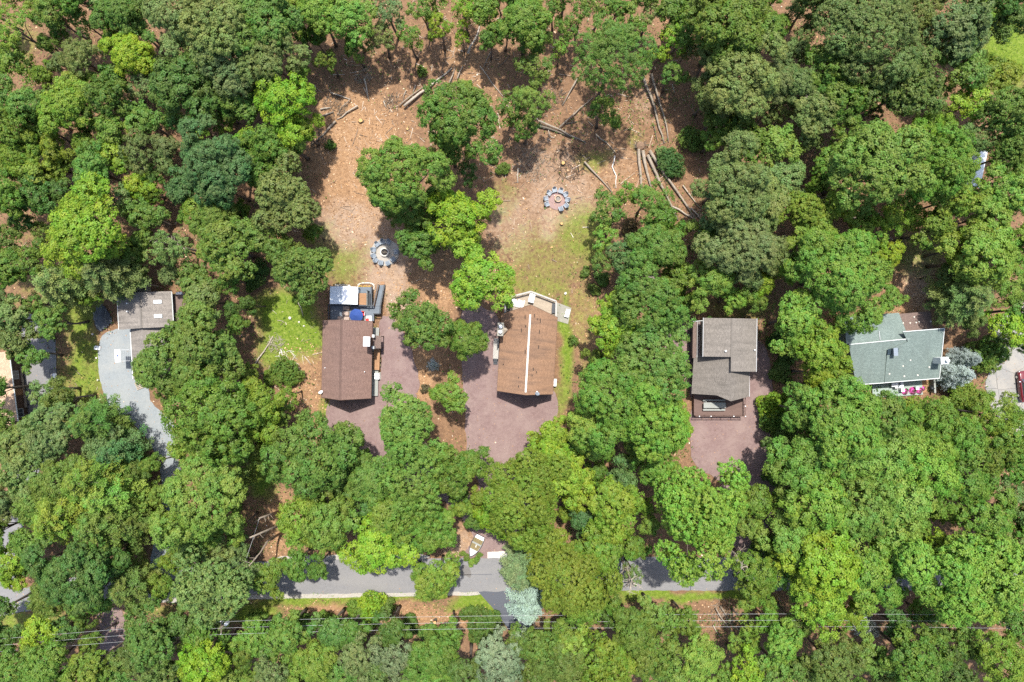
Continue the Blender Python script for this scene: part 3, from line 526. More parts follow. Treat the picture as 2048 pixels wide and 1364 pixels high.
# x y r (photo pixels of the crown), kind, colour; one tree by the spruces lowered to a shrub to keep them sunlit
TREES = """
265 118 48 O b;354 34 62 O g;438 44 72 O g;523 44 72 O m;455 111 68 O g;540 115 62 O g;482 190 52 O m;405 84 58 O g;364 175 60 M d;418 202 44 M d;573 205 58 M b;603 256 38 O b
540 293 48 O m;503 297 38 M b;582 287 42 O m;428 318 66 O e;438 368 52 O e;364 376 38 O e;526 350 40 O m;572 398 66 F g;398 260 36 L y;459 239 32 L y;287 243 40 O m;145 212 54 O y;162 176 38 O y
169 283 30 O y;111 299 36 O y;54 216 44 O m;78 258 36 O m;216 202 44 O m;229 165 36 O m;223 262 38 O m;169 121 42 L g;293 169 36 L g;312 132 30 O g;24 55 50 L y;30 121 38 M y;105 27 38 O m;250 27 50 O m;212 18 36 O g;270 62 40 O m
634 27 48 O l;631 74 26 O m;671 18 38 O d;223 314 42 M b;282 303 40 L g;277 374 30 M b;189 341 46 O m;34 314 44 O y;67 350 38 O y;74 398 42 O d;15 390 44 O m;182 462 84 M b;236 401 36 L g;293 435 40 O m;391 422 34 M l;436 434 44 O m;18 260 44 O y
347 500 44 L g;449 494 60 O m;513 474 40 O m;216 544 50 P g;122 571 42 P g;182 594 24 L y;27 538 46 O m;22 636 40 O g;34 676 38 O g;104 639 34 O m;62 712 30 O m;398 568 40 O m;412 598 40 O g;398 712 92 O m;345 775 36 O m
432 828 84 M y;520 812 58 O y;404 880 50 O l;474 898 48 O l;553 830 34 O m;604 540 60 F m;567 505 38 F m;514 548 30 H d;573 745 34 H m;540 752 20 H m;94 784 34 L g;120 800 36 O o;148 806 22 H r;189 843 44 P d;101 838 44 O g;236 905 38 P e;205 890 40 O g;101 885 44 O g;35 892 44 O g;12 846 36 O m
630 908 78 M m;44 944 50 O g;118 965 54 O m;-5 1010 46 O g;70 1005 44 O m;55 1075 40 O m;189 955 54 P m;222 990 48 P l;135 1032 56 P y;209 1046 52 P m;272 1049 36 P o;398 1005 80 O l;465 971 40 O m;388 1064 48 O l;474 1052 32 L l;140 1140 68 O d;202 1112 48 O d;100 1190 44 O m;182 1192 42 O m;20 1120 38 M b;30 1155 28 M b;262 1170 44 P o
424 1170 72 F g;470 1147 46 F g;533 1153 40 O m;425 1093 38 O g;354 1120 30 O y;590 1130 32 O m;634 1135 26 O m;607 1036 52 M y;658 1046 56 M l;20 1272 30 O d;84 1262 38 M b;131 1264 32 O d;303 1268 56 O d;364 1247 38 O d;401 1280 38 O m;280 1294 42 O o;506 1276 38 O m;573 1270 46 O m;661 1264 40 O d
415 1324 48 M b;303 1332 46 L o;255 1318 42 O o;340 1350 42 O o;486 1308 32 O m;548 1338 40 L g;634 1326 50 O m;100 1330 50 O m;170 1345 46 O m;30 1335 44 O m;230 1352 40 O d;590 1355 36 O o;450 1358 36 O l
745 955 58 O m;815 856 74 F l;832 958 66 L l;800 1028 60 O m;866 1050 52 O m;905 946 48 O m;948 926 38 O m;750 1088 58 M b;797 1066 40 O m;700 1010 42 M d;1048 985 84 F y;986 1030 36 M b;1128 950 56 O b;1100 920 44 O b;1155 985 36 O b;1240 958 40 O e
1226 1016 56 O y;1168 1040 32 O e;1142 1145 82 F y;1203 1098 56 O y;1088 1082 46 F y;1176 1200 52 O y;1040 1138 38 P p;1054 1211 40 S s;872 1158 46 O l;940 1226 22 H d;966 1252 38 H d;985 1240 22 H d;744 1214 36 H b;715 1218 26 H l;772 1216 24 H m;1263 1143 24 L g;1270 1092 30 O m;1398 1028 100 F l
700 1268 38 O d;781 1258 38 O d;722 1312 44 L g;790 1310 48 L p;868 1311 46 O m;884 1346 42 O m;1000 1308 52 L p;1000 1350 44 L p;1068 1284 46 O m;1128 1264 42 O m;1145 1290 42 O l;1135 1330 52 O o;1220 1330 56 O y;1267 1268 50 O m;1307 1230 38 O m;1307 1312 46 O m;1220 1222 30 O d;745 1350 42 O o;935 1345 42 O o;830 1352 40 O m;1075 1345 42 O o;680 1345 40 O m
1516 998 40 O y;1600 925 60 M l;1680 900 66 M l;1760 925 66 M l;1635 1005 66 M l;1716 1010 68 M l;1800 1000 62 M l;1850 935 62 M l;1926 960 60 M m;1962 1040 56 M m;1585 1076 56 M l;1512 1140 48 M y;1648 1130 66 M b;1722 1130 60 M l;1640 1196 56 M b;1702 1226 34 M b;1764 1176 46 M l;1786 1090 54 M l;1925 1157 104 O l;1872 1094 36 M b;2022 1086 48 M g;2030 1000 48 M g;1500 1184 32 M l;1588 1150 40 M l
1405 1311 48 O l;1370 1244 32 O m;1490 1341 36 M b;1553 1344 42 O m;1560 1286 46 O l;1596 1246 34 O d;1662 1316 52 O o;1736 1311 42 O m;1732 1253 25 S s;1827 1311 60 O m;1796 1247 34 O d;2000 1324 58 M y;1925 1288 40 O m;1864 1266 34 O d;2030 1250 40 O m;1350 1345 42 O m;1610 1350 40 O o;1905 1345 44 O o;1450 1355 30 O m;1770 1356 36 O o
1469 494 64 O g;1410 479 40 O m;1533 500 44 O g;1493 543 38 O g;1419 561 46 M l;1560 531 36 M b;1524 566 28 M b;1680 552 97 O l;1621 492 56 O y;1776 511 28 M b;1590 644 56 O l;1638 700 56 O b;1636 748 44 O b;1668 772 42 O l;1725 800 26 O y;1560 683 28 H d;1560 743 26 H d;1574 716 24 H d;1545 811 32 H b;1546 842 30 H m;1604 821 44 O m
1678 845 72 O l;1763 838 52 O m;1820 824 34 H y;1864 838 46 M y;1925 796 38 H y;1982 831 50 M y;2022 872 52 O m;1915 874 48 M m;1813 874 46 O l;1960 514 60 M l;1918 498 38 M b;2015 562 48 M l;2000 486 46 M l;1931 595 48 P g;1944 642 26 O o;2016 648 38 M b;1976 706 46 H m;1930 718 25 S s;1911 750 33 S s;1985 905 46 O m;2040 930 44 O m;1860 890 46 M l;1560 900 30 O d;1552 950 28 H d;1565 870 26 H d
1459 44 78 O m;1402 17 44 O g;1504 70 44 O m;1736 57 104 F g;1832 32 44 F g;1925 55 60 O g;1952 24 40 O y;1914 95 44 M m;1493 152 70 O g;1425 111 44 O g;1422 189 42 O g;1543 169 48 O g;1429 236 30 O m;1661 142 56 O m;1594 172 44 O g;1688 202 56 O m;1628 229 48 O g;1807 179 72 F o;1941 202 38 M b;1931 148 42 M m;2002 152 40 M y
1847 266 46 M b;1945 280 36 F g;1554 293 42 M l;1510 287 34 O m;1469 362 72 O g;1520 398 56 O g;1574 357 40 O g;1442 430 46 O g;1601 422 48 F y;1668 415 36 M b;1756 335 82 O l;1722 287 48 O m;1682 313 38 O m;1884 335 62 O l;1904 398 48 O l;1911 303 34 O b;2016 236 56 F m;2018 303 48 F m;2016 388 54 O l;1830 438 26 M l;1783 435 34 M b;1382 280 28 H m;2034 44 40 O d;1972 430 44 M l;1870 460 40 O m
700 44 44 M l;781 27 38 L g;761 74 32 L g;822 78 30 L m;879 54 30 L b;930 24 32 L b;923 74 18 L b;1048 44 58 O m;973 27 40 O m;1068 84 32 O m;1075 138 38 L m;1061 209 40 L m;1021 219 36 L m;1051 256 30 L m;927 240 74 O m;936 344 26 L d;900 300 40 O m;812 351 72 O m;770 385 34 O m;828 421 50 O m;870 395 34 O m;786 410 24 O m;850 470 34 O m;915 432 60 M b;1216 130 66 L m;1220 84 48 L m;1206 223 36 L m;1199 14 30 L m;1344 78 30 L b;1321 111 22 L b;1348 20 40 O m
1341 327 30 H e;1325 305 18 H g;1007 337 17 H m;1216 421 36 L m;1297 405 42 L m;1253 388 26 L l;1330 440 36 O m;842 490 42 O m;930 476 42 M l;960 561 66 M b;846 644 55 O m;934 682 44 O m;865 730 10 S s;899 787 36 O m;849 777 12 H r;1253 517 42 F e;1203 528 26 L o;1210 470 30 L l;1321 500 52 O m;1348 551 42 O m;1287 598 68 O m;1233 652 54 O b;1305 716 80 O m;1220 812 82 O m;1180 850 50 O l
1304 838 68 O l;1346 852 46 O b;1102 872 40 O b;1166 887 34 O e;1147 683 14 H m;1260 460 22 H r;1372 605 28 O m;1190 580 16 H o;1170 545 14 H o;1205 560 18 H d;470 1010 20 H m;1530 1090 28 H m;1300 940 40 O l;1275 890 36 O m;680 960 40 O d
926 1107 8 H m;933 1116 9 H m;943 1124 10 H l;953 1120 9 H m;959 1110 8 H m;660 290 14 H m;845 145 14 H l;1230 245 12 H m;985 320 12 H d;505 570 16 H d;590 600 10 H m;640 1012 30 O m;690 870 26 M m;1415 640 10 H d
850 22 30 L m;1010 64 26 L m;1135 62 26 L m;1160 28 28 L m;1268 62 28 L m;1300 28 28 L g;1110 20 26 L m;715 918 34 O m;1120 100 20 L l;1345 150 28 L m;1370 60 34 O m;1280 120 20 L l;655 120 24 L m;-20 180 50 O m;1470 960 22 O m;1495 1045 34 O l;2046 690 24 O d;340 1045 34 O m;330 1175 30 O m;520 1238 24 H m;600 1240 26 H m;820 1245 22 H m;650 1235 20 H l;860 1262 24 H m;-15 480 44 O m;-18 780 40 O m;-20 990 50 L g;-15 1060 44 O m;-20 1230 40 O d;2065 480 44 M l;2062 620 40 O m;2070 1160 50 M l;2068 1040 46 M m;2070 1330 44 O m;2064 340 44 O l;150 -12 44 O m;60 -10 40 O y;580 -18 46 O l;870 -14 34 L m;1130 -10 34 L m;1280 -12 36 O m;1560 -20 36 L m;1640 -10 50 F g;2010 -10 44 O d
"""
BARE = [(236, 396), (347, 488), (548, 1338), (1655, 1005), (1600, 228), (1260, 1150), (1300, 560), (1480, 1120), (110, 820)]
LAND = [('the grey-roofed house at left', 290, 670), ('the house with blue-grey deck', 700, 710), ('the house with white ridge vent', 1055, 710), ('the grey house with picnic deck', 1450, 720), ('the green-roofed house', 1800, 700),
        ('the left chair ring', 770, 505), ('the right chair ring', 1116, 398), ('the planted boat', 950, 1090), ('the left utility pole', 445, 1250), ('the middle utility pole', 1237, 1243), ('the right utility pole', 2015, 1243),
        ('the fan of felled logs', 1300, 345), ('the dark red car', 2035, 770), ('the white propane tank', 115, 757), ('the bright lawn patch', 570, 650), ('the top left corner', 60, 40), ('the top right corner', 1990, 40), ('the far left roof', 15, 780),
        ('the white-roofed shed', 1945, 325), ('the dark side drive', 1000, 1215), ('the bottom left corner', 60, 1330), ('the bottom right corner', 1990, 1330), ('the cut tree stumps', 760, 260), ('the top edge centre', 1024, 10)]
def direction(dx, dy):
    a = (math.degrees(math.atan2(-dy, dx)) + 360) % 360
    return ['right of', 'upper right of', 'above', 'upper left of', 'left of', 'lower left of', 'below', 'lower right of'][int((a + 22.5) // 45) % 8]
recs = []
for row in TREES.strip().splitlines():
    for e in row.split(';'):
        x, y, r, k, c = e.split(); recs.append([float(x), float(y), float(r), k, c, 0])
for x, y in BARE: recs.append([x, y, 30, 'B', 'g', 0])
OPEN = [[(610, 130), (690, 100), (860, 90), (940, 60), (1000, 90), (1100, 60), (1290, 60), (1340, 100), (1400, 250), (1420, 470), (1200, 480), (1180, 760), (1130, 860), (1080, 900), (930, 900), (860, 880), (640, 850), (500, 710), (500, 560), (640, 560), (620, 300)],
    [(120, 570), (380, 560), (380, 720), (370, 990), (300, 900), (180, 850), (110, 700)], [(-40, 690), (160, 640), (160, 830), (-40, 900)], [(1370, 600), (1560, 620), (1570, 970), (1380, 970)], [(1690, 600), (2000, 600), (2090, 620), (2090, 860), (1690, 800)], [(1790, 440), (1890, 440), (1890, 640), (1790, 640)],
    [(-60, 1170), (300, 1105), (2100, 1095), (2100, 1205), (1100, 1205), (1080, 1300), (980, 1260), (820, 1250), (640, 1222), (480, 1230), (250, 1250), (240, 1300), (195, 1300), (180, 1235), (-60, 1250)], [(1940, 50), (2100, 50), (2100, 190), (1940, 190)], [(500, 880), (560, 880), (600, 1100), (480, 1100)], [(1925, 285), (1975, 285), (1985, 400), (1940, 410)], [(900, 1050), (1040, 1050), (1040, 1150), (900, 1150)], [(1380, 1195), (1480, 1195), (1470, 1310), (1410, 1290)]]
def inside(poly, x, y):
    c = False
    for i in range(len(poly)):
        (x0, y0), (x1, y1) = poly[i - 1], poly[i]
        if (y0 > y) != (y1 > y) and x < (x1 - x0) * (y - y0) / (y1 - y0) + x0: c = not c
    return c
fg = random.Random(77); solid = [q for q in recs if q[3] != 'B']
for _ in range(5000):                                            # younger trees that close the gaps of the wood
    x, y = fg.uniform(-20, 2068), fg.uniform(-20, 1384)
    if any(inside(p, x, y) for p in OPEN): continue
    near = min(solid, key=lambda q: math.hypot(q[0] - x, q[1] - y) - q[2]); gap = math.hypot(near[0] - x, near[1] - y) - near[2] * .95
    if gap < 6 or len(recs) > 640: continue
    e = [round(x), round(y), fg.uniform(19, 28), fg.choice('OOMLO'), near[4] if near[4] in 'gmdlyo' else 'm', 1]; recs.append(e); solid.append(e)
keys = {}
for rc in recs:
    x, y, r, k, c, yg = rc
    ln, lx, ly = min(LAND, key=lambda l: (l[1] - x) ** 2 + (l[2] - y) ** 2)
    d = direction(x - lx, y - ly); size = ('' if k == 'B' else 'low ' if (k == 'H' and r < 15) else 'big ' if r >= 60 else 'small ' if r < 34 else 'medium ')
    if 'corner' in ln or 'edge' in ln: d = 'near'
    what = ('grey bare dead tree' if k == 'B' else f"{size}{CNAME[c]} {'spruce' if k == 'S' else KNAME[k] if k in 'HP' else KNAME[k] + (' young tree' if yg else ' tree')}")
    rc += [what, d, ln, math.hypot(x - lx, y - ly)]; keys.setdefault((what, d, ln), []).append(rc)
ORD = ['nearest', 'second nearest', 'third nearest', 'fourth nearest', 'fifth nearest', 'sixth nearest', 'seventh nearest', 'eighth nearest', 'ninth nearest', 'tenth nearest', 'eleventh nearest', 'twelfth nearest', 'thirteenth nearest']
for (what, d, ln), L in keys.items():
    L.sort(key=lambda q: q[9])
    for i, rc in enumerate(L): rc.append(f"{what} {d} {ln}" + (f", {ORD[i]}" if len(L) > 1 else ''))
cnt = {}
for x, y, r, k, c, yg, what, d, ln, dist, label in recs:
    q = cnt.setdefault((k, c), 0); cnt[(k, c)] += 1
    Rt = r * PXM * .95; nv = 3 if k in 'OM' else 2
    if k == 'H': Rt = r * PXM * .98
    me, tm, Rp, H, zc = proto(k, Rt, (int(x) * 7 + int(y) * 3) % nv if k != 'B' else (int(x) % 3))
    g = random.Random(int(x * 31 + y * 17)); s = Rt / Rp if k != 'B' else 1.0
    sz = g.uniform(.92, 1.08) * (s ** .5 if k in 'OMLF' else s)
    p = G(x, y, zc * sz); root = empty({'H': 'shrub', 'P': 'conifer_tree', 'S': 'spruce_tree', 'B': 'dead_tree', 'M': 'young_tree' if yg else 'maple_tree'}.get(k, 'young_tree' if yg else 'broadleaf_tree'), (p.x, p.y, -.05), g.uniform(0, 2 * PI), label,
        'shrub' if k == 'H' else 'tree', 'shrubs and undergrowth' if k == 'H' else 'dead trees' if k == 'B' else 'woodland trees')
    root.scale = (s * g.uniform(.95, 1.05), s * g.uniform(.95, 1.05), sz)
    co = bpy.data.objects.new('crown' if k != 'B' else 'branches', me); to = bpy.data.objects.new('trunk' if k != 'H' else 'stem', tm)
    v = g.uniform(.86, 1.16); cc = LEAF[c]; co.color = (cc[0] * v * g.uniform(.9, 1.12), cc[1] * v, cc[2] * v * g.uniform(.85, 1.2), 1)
    for o in (to, co): COL.objects.link(o); o.parent = root
# ------------------------------------------------------------------ houses
def roof_plane(root, name, pts, mat, th=.14, parent=None, ridge=(0, 1, 0)):
    """pts: local 3-D corners counter-clockwise from above; courses run along `ridge`"""
    P = [Vector(p) for p in pts]; n = (P[1] - P[0]).cross(P[2] - P[0]).normalized()
    if n.z < 0: P = P[::-1]; n = -n
    u = Vector(ridge); u = (u - n * u.dot(n)).normalized(); v = n.cross(u)
    o = R.uniform(0, 40); uvs = [(p.dot(u) + o, p.dot(v) + o) for p in P]
    return MB().slab(P, th, uvs).build(name, mat, parent or root)
def wall_prism(root, prof, y0, y1, mat, name='wall'):
    """end profile (x, z) extruded along local y"""
    n = len(prof); mb = MB(); vs = [(x, y0, z) for x, z in prof] + [(x, y1, z) for x, z in prof]
    mb.add(vs, [tuple(range(n)), tuple(reversed(range(n, 2 * n)))] + [(i, n + i, n + (i + 1) % n, (i + 1) % n) for i in range(n)]); return mb.build(name, mat, root)
def window(root, c, w, h, face, trim):
    """face: 'x+', 'x-', 'y+', 'y-' says which wall it sits on"""
    t = .06; ax = face[0]; s = 1 if face[1] == '+' else -1
    def bx(mb, dx, dz, ww, hh, off, th):
        if ax == 'x': mb.box((c[0] + s * off, c[1] + dx, c[2] + dz), (th, ww, hh))
        else: mb.box((c[0] + dx, c[1] + s * off, c[2] + dz), (ww, th, hh))
        return mb
    wn = bx(MB(), 0, 0, w, h, .01, .05).build('window', M['glass'], root)
    fr = MB(); bx(fr, 0, h / 2 + t / 2, w + 2 * t, t, .035, .08); bx(fr, 0, -h / 2 - t / 2, w + 2 * t, t, .035, .09); bx(fr, -w / 2 - t / 2, 0, t, h, .035, .08); bx(fr, w / 2 + t / 2, 0, t, h, .035, .08); bx(fr, 0, 0, .04, h, .04, .03)
    fr.build('frame', trim, wn); return wn
def door(root, c, face, mat, trim):
    ax = face[0]; s = 1 if face[1] == '+' else -1
    d = (MB().box((c[0] + s * .02, c[1], c[2]), (.06, .92, 2.05)) if ax == 'x' else MB().box((c[0], c[1] + s * .02, c[2]), (.92, .06, 2.05))).build('door', mat, root)
    k = (c[0] + s * .07, c[1] + .36, c[2] - .05) if ax == 'x' else (c[0] + .36, c[1] + s * .07, c[2] - .05)
    MB().lathe(k, [(.035, -.03), (.04, 0), (.035, .03)], 8).build('handle', M['chrome'], d); return d
def boards(root, name, poly, z, th, bw, mat, ang=0.0, gap=.008, parent=None):
    """deck boards: strips across a polygon (local x, y), each its own object"""
    c, s = math.cos(ang), math.sin(ang); P = [(p[0] * c + p[1] * s, -p[0] * s + p[1] * c) for p in poly]
    lo, hi = min(p[1] for p in P), max(p[1] for p in P); y = lo; n = len(P); k = 0
    while y < hi - .03:
        a, b = y + gap / 2, min(y + bw - gap / 2, hi); pts = []
        bm_poly = P                                             # clip the polygon to the strip a..b
        for lim, sg in ((a, 1), (b, -1)):
            res = []
            for i in range(len(bm_poly)):
                p, q = bm_poly[i], bm_poly[(i + 1) % len(bm_poly)]; ip, iq = (p[1] - lim) * sg >= 0, (q[1] - lim) * sg >= 0
                if ip: res.append(p)
                if ip != iq: u = (lim - p[1]) / (q[1] - p[1]); res.append((p[0] + (q[0] - p[0]) * u, lim))
            bm_poly = res
            if len(res) < 3: break
        if len(bm_poly) >= 3:
            w = [(p[0] * c - p[1] * s, p[0] * s + p[1] * c) for p in bm_poly]; dz = R.uniform(-.003, .003)
            MB().prism(w, z - th + dz, z + dz).build(name, mat, parent or root)
        y += bw; k += 1
def railing(root, pts, z, mat, h=1.0, step=1.5, bal=.16, top=.11, closed=False, z2=None):
    """posts, cap rail, bottom rail and balusters along local points"""
    for i in range(len(pts) - 1):
        a, b = Vector((*pts[i], z if z2 is None else z + (z2 - z) * i / (len(pts) - 1))), Vector((*pts[i + 1], z if z2 is None else z + (z2 - z) * (i + 1) / (len(pts) - 1)))
        L = (b - a).length; n = max(1, round(L / step))
        for k in range(n + (1 if i == len(pts) - 2 else 0)):
            p = a.lerp(b, k / n); MB().box((p.x, p.y, p.z + h / 2), (.09, .09, h - .045)).build('post', mat, root)
        up = Vector((0, 0, h)); cap = MB().bar(a + up, b + up, top, .04).build('cap_rail', mat, root)
        MB().bar(a + Vector((0, 0, .12)), b + Vector((0, 0, .12)), .05, .07).build('bottom_rail', mat, root)
        nb = int(L / bal)
        for k in range(1, nb):
            p = a.lerp(b, k / nb); MB().box((p.x, p.y, p.z + .155 + (h - .175) / 2), (.035, .035, h - .18)).build('baluster', mat, root)
def pipe(root, p, h, r, mat, name='vent_pipe', cap=True):
    o = MB().lathe(p, [(r, -.2), (r, h), (r * .7, h), (r * .7, h - .05)], 10).build(name, mat, root)
    if cap: MB().lathe((p[0], p[1], p[2] + h + .05), [(r * 1.5, 0), (r * 1.3, .06), (r * .2, .1)], 10).build('cap', mat, o)
    return o
def dish(root, p, az, mat):
    o = MB().tube([p, (p[0], p[1], p[2] + .45)], .025, 6).build('satellite_dish', M['trim_grey'], root)
    mb = MB(); c = Vector(p) + Vector((0, 0, .5)); m = Matrix.Translation(c) @ Matrix.Rotation(az, 4, 'Z') @ Matrix.Rotation(math.radians(50), 4, 'X'); rings = 5; n = 14; vs = []; fs = []
    for i in range(rings + 1):
        r = .32 * i / rings
        for k in range(n): a = 2 * PI * k / n; vs.append(m @ Vector((r * math.cos(a), r * 1.1 * math.sin(a), r * r * .9)))
    for i in range(rings):
        for k in range(n): a, b = i * n + k, i * n + (k + 1) % n; fs.append((a, b, b + n, a + n))
    mb.add(vs, fs); mb.build('reflector', mat, o, True)
    MB().bar(m @ Vector((0, -.3, .05)), m @ Vector((0, 0, .34)), .03, .03).build('feed_arm', M['trim_grey'], o)
def gutters(root, hw, y0, y1, z, mat):
    for s in (-1, 1):
        mb = MB(); x = s * (hw + .06); mb.box((x, (y0 + y1) / 2, z - .1), (.11, y1 - y0, .1)); mb.build('gutter', mat, root)

# ---- house with blue-grey deck
h1 = empty('house', (-23.45, -2.6, 0), math.radians(-1.1), 'brown-shingled house with blue-grey rear deck and navy umbrella', 'house')
hw, hl, ez, rz = 3.52, 5.47, 3.0, 6.7
wall_prism(h1, [(-hw + .45, 0), (hw - .45, 0), (hw - .45, ez + .3), (0, rz - .25), (-hw + .45, ez + .3)], -hl + .45, hl - .35, M['siding_brown'])
for s in (-1, 1):
    ro = roof_plane(h1, 'roof', [(0, -hl, rz), (0, hl, rz), (s * hw, hl, ez), (s * hw, -hl, ez)], M['sh_brown1'])
MB().add([(-.16, -hl - .02, rz - .14), (0, -hl - .02, rz + .05), (.16, -hl - .02, rz - .14), (-.16, hl + .02, rz - .14), (0, hl + .02, rz + .05), (.16, hl + .02, rz - .14)], [(0, 1, 2), (5, 4, 3), (0, 3, 4, 1), (1, 4, 5, 2)]).build('ridge_cap', M['cap_brown'], h1)
for s in (-1, 1):
    for e in (-1, 1): MB().bar((s * hw, e * (hl + .03), ez - .14), (0, e * (hl + .03), rz - .14), .045, .2).build('rake_board', M['siding_brown'], h1)
    MB().box((s * (hw + .02), 0, ez - .12), (.04, 2 * hl, .18)).build('fascia', M['siding_brown'], h1)
for y in (-3.4, 0.2, 3.2): window(h1, (-hw + .45, y, 1.6), 1.1, 1.1, 'x-', M['trim_white'])
for y in (-3.6, 3.6): window(h1, (hw - .45, y, 1.6), 1.1, 1.1, 'x+', M['trim_white'])
for x in (-1.4, 1.4): window(h1, (x, -hl + .45, 1.6), 1.2, 1.2, 'y-', M['trim_white'])
window(h1, (0, -hl + .45, 4.3), 1.4, 1.1, 'y-', M['trim_white']); door(h1, (hw - .45, 1.3, 1.35), 'x+', M['white'], M['trim_white'])
c = to_local(h1, G(734, 683, 6.2)); ch = MB().box((c.x, c.y, 5.2), (.75, 1.15, 2.3)).build('chimney', M['siding_brown'], h1)
MB().box((c.x, c.y, 6.42), (.92, 1.3, .1)).build('chimney_cap', M['white_metal'], ch)
for q in (-.3, .3): pipe(ch, (c.x, c.y + q, 6.45), .2, .13, M['white_metal'], 'flue')
for px, py in ((747, 672), (746.5, 695)):
    c = to_local(h1, G(px, py, 3.6)); MB().box((c.x, c.y, 3.3), (.32, .4, 1.0)).build('porch_post_cap', M['trim_white'], h1)
p0, p1 = to_local(h1, G(746, 671, 2.7)), to_local(h1, G(761.5, 697, 2.7))
pr = roof_plane(h1, 'porch_roof', [(hw - .5, p1.y, 2.95), (hw - .5, p0.y, 2.95), (p1.x, p0.y, 2.55), (p1.x, p1.y, 2.55)], M['sh_dark'])
for y in (p0.y - .1, p1.y + .1): MB().box((p1.x - .12, y, 1.2), (.12, .12, 2.4)).build('porch_post', M['siding_brown'], h1)
p0, p1 = to_local(h1, G(745, 655, .5)), to_local(h1, G(754, 792, .5))
boards(h1, 'porch_board', [(hw - .42, p1.y), (p1.x + .1, p1.y), (p1.x + .1, p0.y), (hw - .42, p0.y)], .42, .05, .18, M['wood_grey'], PI / 2)
MB().box(((hw - .42 + p1.x) / 2, (p0.y + p1.y) / 2, .17), (p1.x - hw + .4, p0.y - p1.y - .1, .36)).build('porch_base', M['siding_brown'], h1)
c = to_local(h1, G(640.5, 789, 3.0)); dish(h1, (c.x + .2, c.y + .3, 2.9), math.radians(200), M['white'])
for px, py in ((648, 736), (727.8, 744)):
    c = to_local(h1, G(px, py, 4.5)); z = rz - (rz - ez) * abs(c.x) / hw; pipe(h1, (c.x, c.y, z), .22, .05, M['white'])
# rear deck of that house
dk = empty('deck', G(704, 612), math.radians(-1.1), 'blue-grey painted deck with a long ramp behind the left brown house', 'deck'); DZ = .8
def L1(px, py, z=DZ): v = to_local(dk, G(px, py, z)); return (v.x, v.y)
boards(dk, 'deck_board', [L1(660, 641), L1(748, 642), L1(748, 613), L1(716, 611), L1(660, 611)], DZ, .05, .15, M['deck_blue'])
boards(dk, 'deck_board', [L1(660, 611), L1(745, 612.5), L1(745, 574), L1(660, 574)], DZ - .004, .05, .15, M['deck_blue'])
landing = [L1(748, 628), L1(762, 628), L1(763, 612.5), L1(748, 612.5)]; boards(dk, 'deck_board', landing, DZ, .05, .15, M['deck_blue'])
MB().prism([L1(661, 640, .4), L1(747, 641, .4), L1(744, 575, .4), L1(661, 575, .4)], 0, DZ - .06).build('skirt', M['rail_dark'], dk)
ra = [Vector((*L1(749.5, 612), DZ)), Vector((*L1(762.5, 612), DZ)), Vector((*L1(770.5, 570.5, .1), .12)), Vector((*L1(759, 570.5, .1), .12))]
n = 22
for k in range(n):
    u0, u1 = k / n + .002, (k + 1) / n - .003
    q = [ra[0].lerp(ra[3], u0), ra[1].lerp(ra[2], u0), ra[1].lerp(ra[2], u1), ra[0].lerp(ra[3], u1)]; MB().slab(q, .05).build('ramp_board', M['deck_blue'], dk)
railing(dk, [L1(660.5, 610.5), L1(748.5, 612)], DZ, M['rail_dark'], top=.2)
railing(dk, [L1(660.5, 640), L1(660.5, 611)], DZ, M['rail_dark'])
railing(dk, [L1(745, 611), L1(745, 574.5)], DZ, M['rail_dark'])
railing(dk, [L1(749.5, 628), L1(762, 628), L1(763, 612)], DZ, M['rail_dark'], top=.14)
for a, b in ((ra[0], ra[3]), (ra[1], ra[2])):
    for k in range(4):
        p = a.lerp(b, k / 3); MB().box((p.x, p.y, p.z + .5), (.09, .09, 1.0)).build('post', M['rail_dark'], dk)
    up = Vector((0, 0, 1.0)); MB().bar(a + up, b + up, .12, .045).build('cap_rail', M['rail_dark'], dk); MB().bar(a + up * .14, b + up * .14, .05, .07).build('bottom_rail', M['rail_dark'], dk)
    for k in range(1, 20):
        p = a.lerp(b, k / 20); MB().box((p.x, p.y, p.z + .56), (.035, .035, .8)).build('baluster', M['rail_dark'], dk)
# metal-roofed shelter on the deck
pv = empty('pavilion', G(687, 591), math.radians(-1.1), 'open shelter with white gabled metal roof on the deck', 'pavilion')
def L2(px, py, z): v = to_local(pv, G(px, py, z)); return v.x, v.y
xl, yt = L2(660.3, 573, 2.75); xr, yb = L2(715.3, 609, 2.75); xm = L2(684, 590, 3.35)[0]
for side, (xa, xb) in enumerate(((xl, xm), (xm, xr))):
    za, zb = (2.75, 3.35) if side == 0 else (3.35, 2.75); roof = empty('roof', (0, 0, 0)); roof.parent = pv; np_ = 8
    for k in range(np_):                                        # standing-seam sheets
        y0, y1 = yb + (yt - yb) * k / np_, yb + (yt - yb) * (k + 1) / np_
        MB().slab([(xa, y0 + .01, za), (xb, y0 + .01, zb), (xb, y1 - .01, zb), (xa, y1 - .01, za)], .03).build('metal_sheet', M['white_metal'], roof)
        MB().bar((xa, y1, za + .015), (xb, y1, zb + .015), .03, .05).build('seam', M['white_metal'], roof)
for x, y in ((xl + .15, yb + .15), (xr - .15, yb + .15), (xl + .15, yt - .15), (xr - .15, yt - .15)): MB().box((x, y, .8 + .95), (.13, .13, 1.9)).build('post', M['rail_dark'], pv)
for x in (xl + .15, xr - .15): MB().bar((x, yb + .1, 2.66), (x, yt - .1, 2.66), .1, .15).build('beam', M['rail_dark'], pv)
